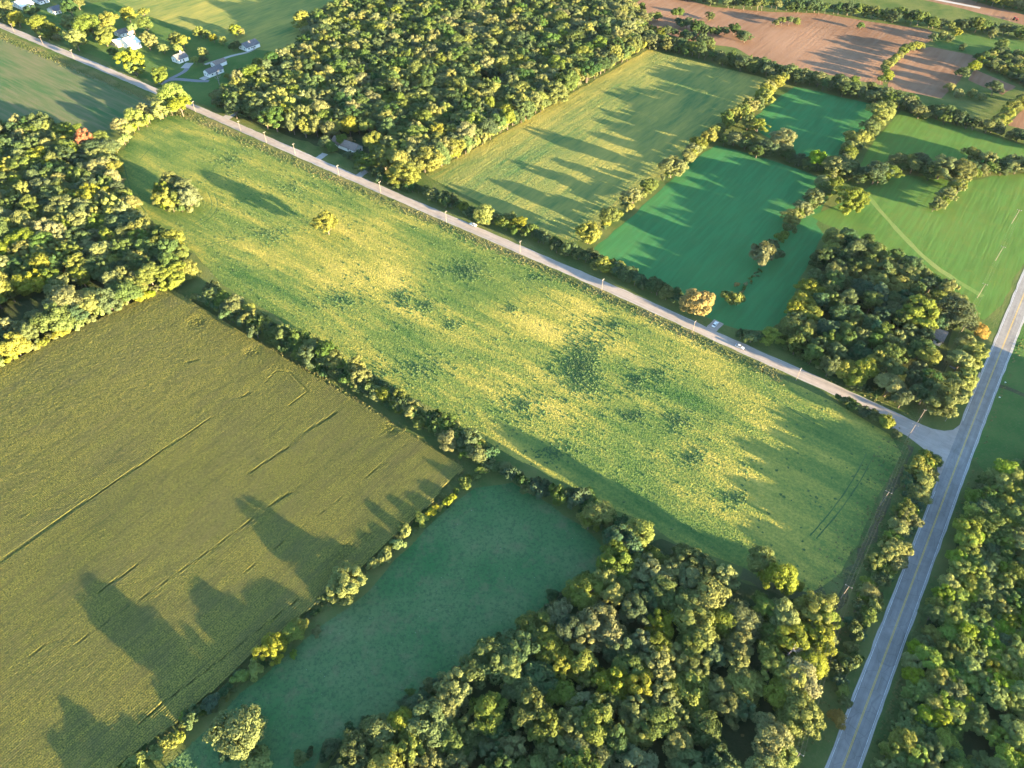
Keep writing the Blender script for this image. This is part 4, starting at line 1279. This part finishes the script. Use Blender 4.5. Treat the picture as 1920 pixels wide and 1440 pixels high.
house('barn', 'large white barn with bright white metal roof in the farmyard', (247, 95), (262, 87), (229, 86), 4.5, 3.6, 'white_wall', 'white_roof', 'N', .5, 2, True, cat='barn')
house('shed', 'small white roofed shed beside the large white barn', (222, 90), (229, 84), (210, 83), 2.8, 2.2, 'tan_wall', 'white_roof', 'N', .4, 2, True, cat='shed')
house('farm_house', 'grey roofed building partly hidden by trees behind the white barn', (228, 71), (248, 62), (216, 66), 3.0, 2.0, 'white_wall', 'grey_roof', 'N', .5, 3, True)
house('house', 'white house with grey roof and white chimney above a concrete drive', (336, 120), (353, 112.5), (325, 114.5), 3.4, 2.6, 'white_wall', 'grey_roof', 'N', .6, 3, True, True, True)
house('house', 'long white ranch house with blue-grey roof at the lawn end', (464, 97), (486, 87), (451, 90.5), 3.2, 2.4, 'white_wall', 'grey_roof', 'N', .6, 4, True, False, True)
house('garage', 'small white garage with brown-grey roof between two houses', (406, 128.5), (425, 120), (398, 124), 2.8, 1.7, 'white_wall', 'brown_roof', 'N', .4, 2, False, False, True, cat='garage')
house('house', 'white house with dark grey roof half hidden by a bare tree', (394, 146), (420, 135), (385, 141), 3.2, 2.4, 'white_wall', 'grey_roof', 'N', .5, 3, True)
house('house', 'brown-grey roofed house tucked in the oak wood beside the road', (666, 290), (678, 281), (625, 271), 3.0, 2.4, 'white_wall', 'brown_roof', 'E', .6, 2, True)
house('house', 'white roofed house behind trees at the far road end', (42, 19), (60, 11), (25, 11), 3.2, 2.6, 'white_wall', 'white_roof', 'N', .5, 3, True)
house('house', 'dark roofed house deep in shade beyond the farmyard trees', (104, 28), (116, 22), (92, 22), 3.0, 2.4, 'white_wall', 'grey_roof', 'N', .5, 3, True)
house('house', 'low house in shade behind the dark roofed farmhouse', (76, 9), (90, 3), (64, 3), 3.0, 2.2, 'white_wall', 'grey_roof', 'N', .5, 3, True)
house('house', 'house with blue-grey roof in the oak wood clearing', (943, 165), (956, 157), (932, 160), 3.0, 2.4, 'white_wall', 'grey_roof', 'N', .5, 2, True)
house('house', 'white house hidden under trees in the corner wood', (1762, 650), (1774, 632), (1738, 640), 3.2, 3.0, 'white_wall', 'brown_roof', 'E', .5, 2, True)

# round above-ground pool and small shed at the wooded house
e = bpy.data.objects.new('swimming_pool', None)
C.objects.link(e)
p = U(703, 278)
e.location = (p[0], p[1], 0)
n = 20
ring = MB()
for r0, r1, z in ((3.4, 3.4, 0), ):
    vs = [(3.4 * math.cos(t), 3.4 * math.sin(t), z_) for z_ in (0, 1.2) for t in [2 * math.pi * k / n for k in range(n)]] + [(3.2 * math.cos(t), 3.2 * math.sin(t), 1.2) for t in [2 * math.pi * k / n for k in range(n)]] + [(3.2 * math.cos(t), 3.2 * math.sin(t), .9) for t in [2 * math.pi * k / n for k in range(n)]]
    fs = [(j * n + k, j * n + (k + 1) % n, (j + 1) * n + (k + 1) % n, (j + 1) * n + k) for j in range(3) for k in range(n)]
    ring.add(vs, fs)
ring.build('pool_wall', M['white_wall'], e)
MB().add([(3.25 * math.cos(2 * math.pi * k / n), 3.25 * math.sin(2 * math.pi * k / n), 1.05) for k in range(n)], [tuple(range(n))]).build('water', M['pool'], e)
tag(e, 'round light blue pool on the shaded lawn in the oak wood', 'pool')

# ------------------------------------------------------------------ cars
def car(px, az, paint, label, L=4.6):
    e = bpy.data.objects.new('car', None)
    C.objects.link(e)
    p = U(*px, .6)
    e.location = (p[0], p[1], .056)
    e.rotation_euler = (0, 0, math.pi / 2 - R_(az))        # local x forward
    W = 1.8

    def hull(prof, w0, w1):
        vs = []
        for s in (-1, 1):
            for x, z in prof:
                t = (z - .3) / 1.2
                vs.append((x, s * (w0 + (w1 - w0) * max(0, min(1, t))) / 2, z))
        k = len(prof)
        return MB().add(vs, [tuple(range(k)), tuple(range(2 * k - 1, k - 1, -1))] + [(i_, (i_ + 1) % k + 0, (i_ + 1) % k + k, i_ + k)[::-1] for i_ in range(k)])
    h = L / 2
    hull([(-h, .35), (h, .35), (h, .62), (h * .92, .75), (h * .42, .88), (-h * .80, .92), (-h * .98, .82)], W, W * .94).build('body', M[paint], e)
    hull([(h * .40, .87), (h * .06, 1.40), (-h * .52, 1.42), (-h * .78, .91)], W * .94, W * .74).build('cabin_glass', M['glass'], e)
    hull([(h * .05, 1.41), (h * .0, 1.46), (-h * .48, 1.47), (-h * .54, 1.42)], W * .76, W * .74).build('roof', M[paint], e)
    for sx in (-.62, .62):
        for sy in (-1, 1):
            ty = MB().tube([(sx * h, sy * .78, .32), (sx * h, sy * .93, .32)], [.32, .32], 12).build('wheel', M['dark'], e)
            MB().tube([(sx * h, sy * .92, .32), (sx * h, sy * .945, .32)], [.19, .19], 10).build('rim', M['metal'], ty)
    for sy in (-1, 1):
        MB().box((h * .965, sy * .62, .66), (.1, .38, .14)).build('headlight', M['white_roof'], e)
        MB().box((-h * .985, sy * .66, .74), (.08, .3, .14)).build('tail_light', M['red'], e)
    return tag(e, label, 'car')


car((887, 421), 126.4 - 180, 'car_white', 'white car driving on the gravel road past the hay field')
car((1387, 650), 126.4, 'car_grey', 'silver car driving on the gravel road near the corner wood')
car((1341, 608), 37.4, 'car_white', 'white car parked off the road at the alfalfa edge')

# tractor with a wide implement on the far ploughed field
e = bpy.data.objects.new('tractor', None)
C.objects.link(e)
p = U(1902, 38)
e.location = (p[0], p[1], .03)
e.rotation_euler = (0, 0, HROT)
MB().box((1.3, 0, 1.5), (2.6, 1.0, 1.0)).box((2.4, 0, 1.35), (.5, .8, .8)).build('hood', M['red'], e)
cb = MB().box((-.6, 0, 2.1), (1.5, 1.5, 1.6)).build('cab', M['glass'], e)
MB().box((-.6, 0, 2.98), (1.7, 1.7, .14)).build('cab_roof', M['red'], cb)
MB().tube([(1.6, .3, 2.0), (1.6, .3, 3.0)], [.07, .06], 6).build('exhaust', M['dark'], e)
for x, r in ((-.8, .95), (1.9, .6)):
    for s in (-1, 1):
        MB().tube([(x, s * .75, r), (x, s * 1.2, r)], [r, r], 14).build('wheel', M['dark'], e)
im = MB().box((-3.2, 0, .8), (.3, 9.0, .2)).box((-2.3, 0, .7), (1.8, .16, .16)).build('implement', M['dark'], e)
for k in range(10):
    MB().tube([(-3.2, -4.2 + k * .93, .8), (-3.4, -4.2 + k * .93, .02)], [.06, .03], 4).build('tine', M['metal'], im)
tag(e, 'dark tractor with a wide tillage implement on the far ploughed field', 'tractor')

# ------------------------------------------------------------------ utility poles and wires
def pole(xy, h, label, group, arm=True):
    e = bpy.data.objects.new('utility_pole', None)
    C.objects.link(e)
    e.location = (xy[0], xy[1], 0)
    return e


def make_pole(xy, h, label, group, az, arm=1.3):
    e = bpy.data.objects.new('utility_pole', None)
    C.objects.link(e)
    e.location = (xy[0], xy[1], 0)
    e.rotation_euler = (0, 0, math.pi / 2 - R_(az))
    MB().tube([(0, 0, -.3), (0, 0, h * .5), (0, 0, h)], [.14, .13, .10], 8).build('post', M['pole'], e)
    a = MB().box((.2, 0, h - .5), (.14, arm * 2, .16)).build('crossarm', M['pole'], e)
    for s in (-.9, 0, .9):
        MB().tube([(.2, s * arm, h - .42), (.2, s * arm, h - .18)], [.07, .05], 6).build('insulator', M['white_roof'], a)
    return tag(e, label, 'utility pole', group)


road_poles = [(28, 62), (82, 86), (140, 112), (367, 210), (452, 247), (500, 268), (554, 290), (636, 331), (714, 362), (837, 418), (975, 474), (1128, 546), (1298, 625), (1492, 714)]
near = ['beside the stubble field by the farthest house', 'beside the stubble field across from the farmyard trees', 'under a tree by the stubble field', 'at the hedge end by the bean field', 'across from the oak wood driveway', 'just past the oak wood driveway', 'between two driveways of the oak wood', 'across from the wooded house',
        'across from the hay field corner', 'across from the dark roadside bushes', 'past the white car', 'across from the pale roadside trees', 'across from the golden tree', 'across from the corner wood']
RP = []
for q, pp in enumerate(road_poles):
    xy = U(*pp)
    RP.append(xy)
    make_pole(xy, 8.2, 'wooden utility pole by the gravel road ' + near[q], 'poles along the gravel road', 126.4, .9)
tops = [(1500, 1413), (1592, 1099), (1667, 922), (1717, 796), (1819, 595), (1848, 532), (1882, 462), (1912, 393)]
near2 = ['beside the lowest part of the south wood', 'beside the golden wood edge', 'above the bare soil strip by the beans', 'at the gravel road junction', 'behind the gold tree of the corner wood', 'at the clover path end', 'in the middle of the clover', 'by the far tree line of the clover']
HP = []
for q, pp in enumerate(tops):
    xy = U(*pp, 9.6)
    HP.append(xy)
    make_pole(xy, 9.6, 'tall wooden power pole with crossarm ' + near2[q], 'power poles beside the highway', 37.4, 1.25)
xs = U(1735, 768, 9.0)
make_pole(xs, 9.0, 'single wooden pole on the grass between junction and corner wood', 'power poles beside the highway', 37.4, .5)


def wires(P_, z, offs, ax, label, group):
    for o_ in offs:
        mb = MB()
        path = []
        for a, b in zip(P_[:-1], P_[1:]):
            for k in range(8):
                t = k / 8
                q = a + (b - a) * t + ax * o_
                path.append((q[0], q[1], z - 4 * t * (1 - t) * .9))
        q = P_[-1] + ax * o_
        path.append((q[0], q[1], z))
        mb.tube(path, [.016] * len(path), 4)
        tag(mb.build('power_wire', M['wire']), label, 'wire', group)


wires(HP, 9.5, (-1.1, 0, 1.1), EAX, 'thin overhead wire strung between the power poles along the highway', 'highway power wires')
wires(RP, 8.1, (-.8, .8), NAX, 'thin overhead wire strung between the poles along the gravel road', 'gravel road wires')

# ------------------------------------------------------------------ roadside mailboxes and sign
def mailbox(px, label):
    e = bpy.data.objects.new('mailbox', None)
    C.objects.link(e)
    p = U(*px)
    e.location = (p[0], p[1], 0)
    e.rotation_euler = (0, 0, HROT)
    MB().box((0, 0, .5), (.1, .1, 1.0)).build('post', M['pole'], e)
    vs = []
    for x in (-.3, .3):
        for k in range(7):
            t = math.pi * k / 6
            vs.append((x, .2 * math.cos(t), 1.2 + .2 * math.sin(t)))
        vs += [(x, -.2, 1.0), (x, .2, 1.0)]
    MB().add(vs, [tuple(range(9))[::-1], tuple(range(9, 18))] + [(k, (k + 1) % 9, (k + 1) % 9 + 9, k + 9) for k in range(9)]).build('box', M['white_roof'], e)
    MB().box((0, -.23, 1.35), (.05, .02, .3)).build('flag', M['red'], e)
    tag(e, label, 'mailbox')


mailbox((1883, 720), 'white mailbox north of the farm track across the highway')
mailbox((1872, 748), 'white mailbox south of the farm track across the highway')
mailbox((1777, 680), 'white mailbox on the shaded lawn of the corner wood')
e = bpy.data.objects.new('road_sign', None)
C.objects.link(e)
p = U(1772, 790)
e.location = (p[0], p[1], 0)
e.rotation_euler = (0, 0, HROT + math.pi)
MB().tube([(0, 0, 0), (0, 0, 2.4)], [.04, .04], 6).build('post', M['metal'], e)
MB().add([(dx, .38 * math.cos(math.pi / 8 + k * math.pi / 4), 2.1 + .38 * math.sin(math.pi / 8 + k * math.pi / 4)) for dx in (.05, .08) for k in range(8)],
         [tuple(range(8))[::-1], tuple(range(8, 16))] + [(k, (k + 1) % 8, (k + 1) % 8 + 8, k + 8) for k in range(8)]).build('sign_plate', M['metal'], e)
tag(e, 'small roadside sign seen from behind at the junction', 'sign')

# ------------------------------------------------------------------ thin evening haze
hz = NT('haze')
hz.t.nodes.remove(hz.b)
pv = hz.n('ShaderNodeVolumePrincipled')
pv.inputs['Color'].default_value = (.66, .80, .98, 1)
pv.inputs['Density'].default_value = 0.000010
pv.inputs['Anisotropy'].default_value = 0.2
hz.l(pv.outputs[0], hz.out.inputs['Volume'])
tag(MB().box((0, 1750, 122.5), (8200, 8700, 247)).build('haze', hz.m), kind='stuff')
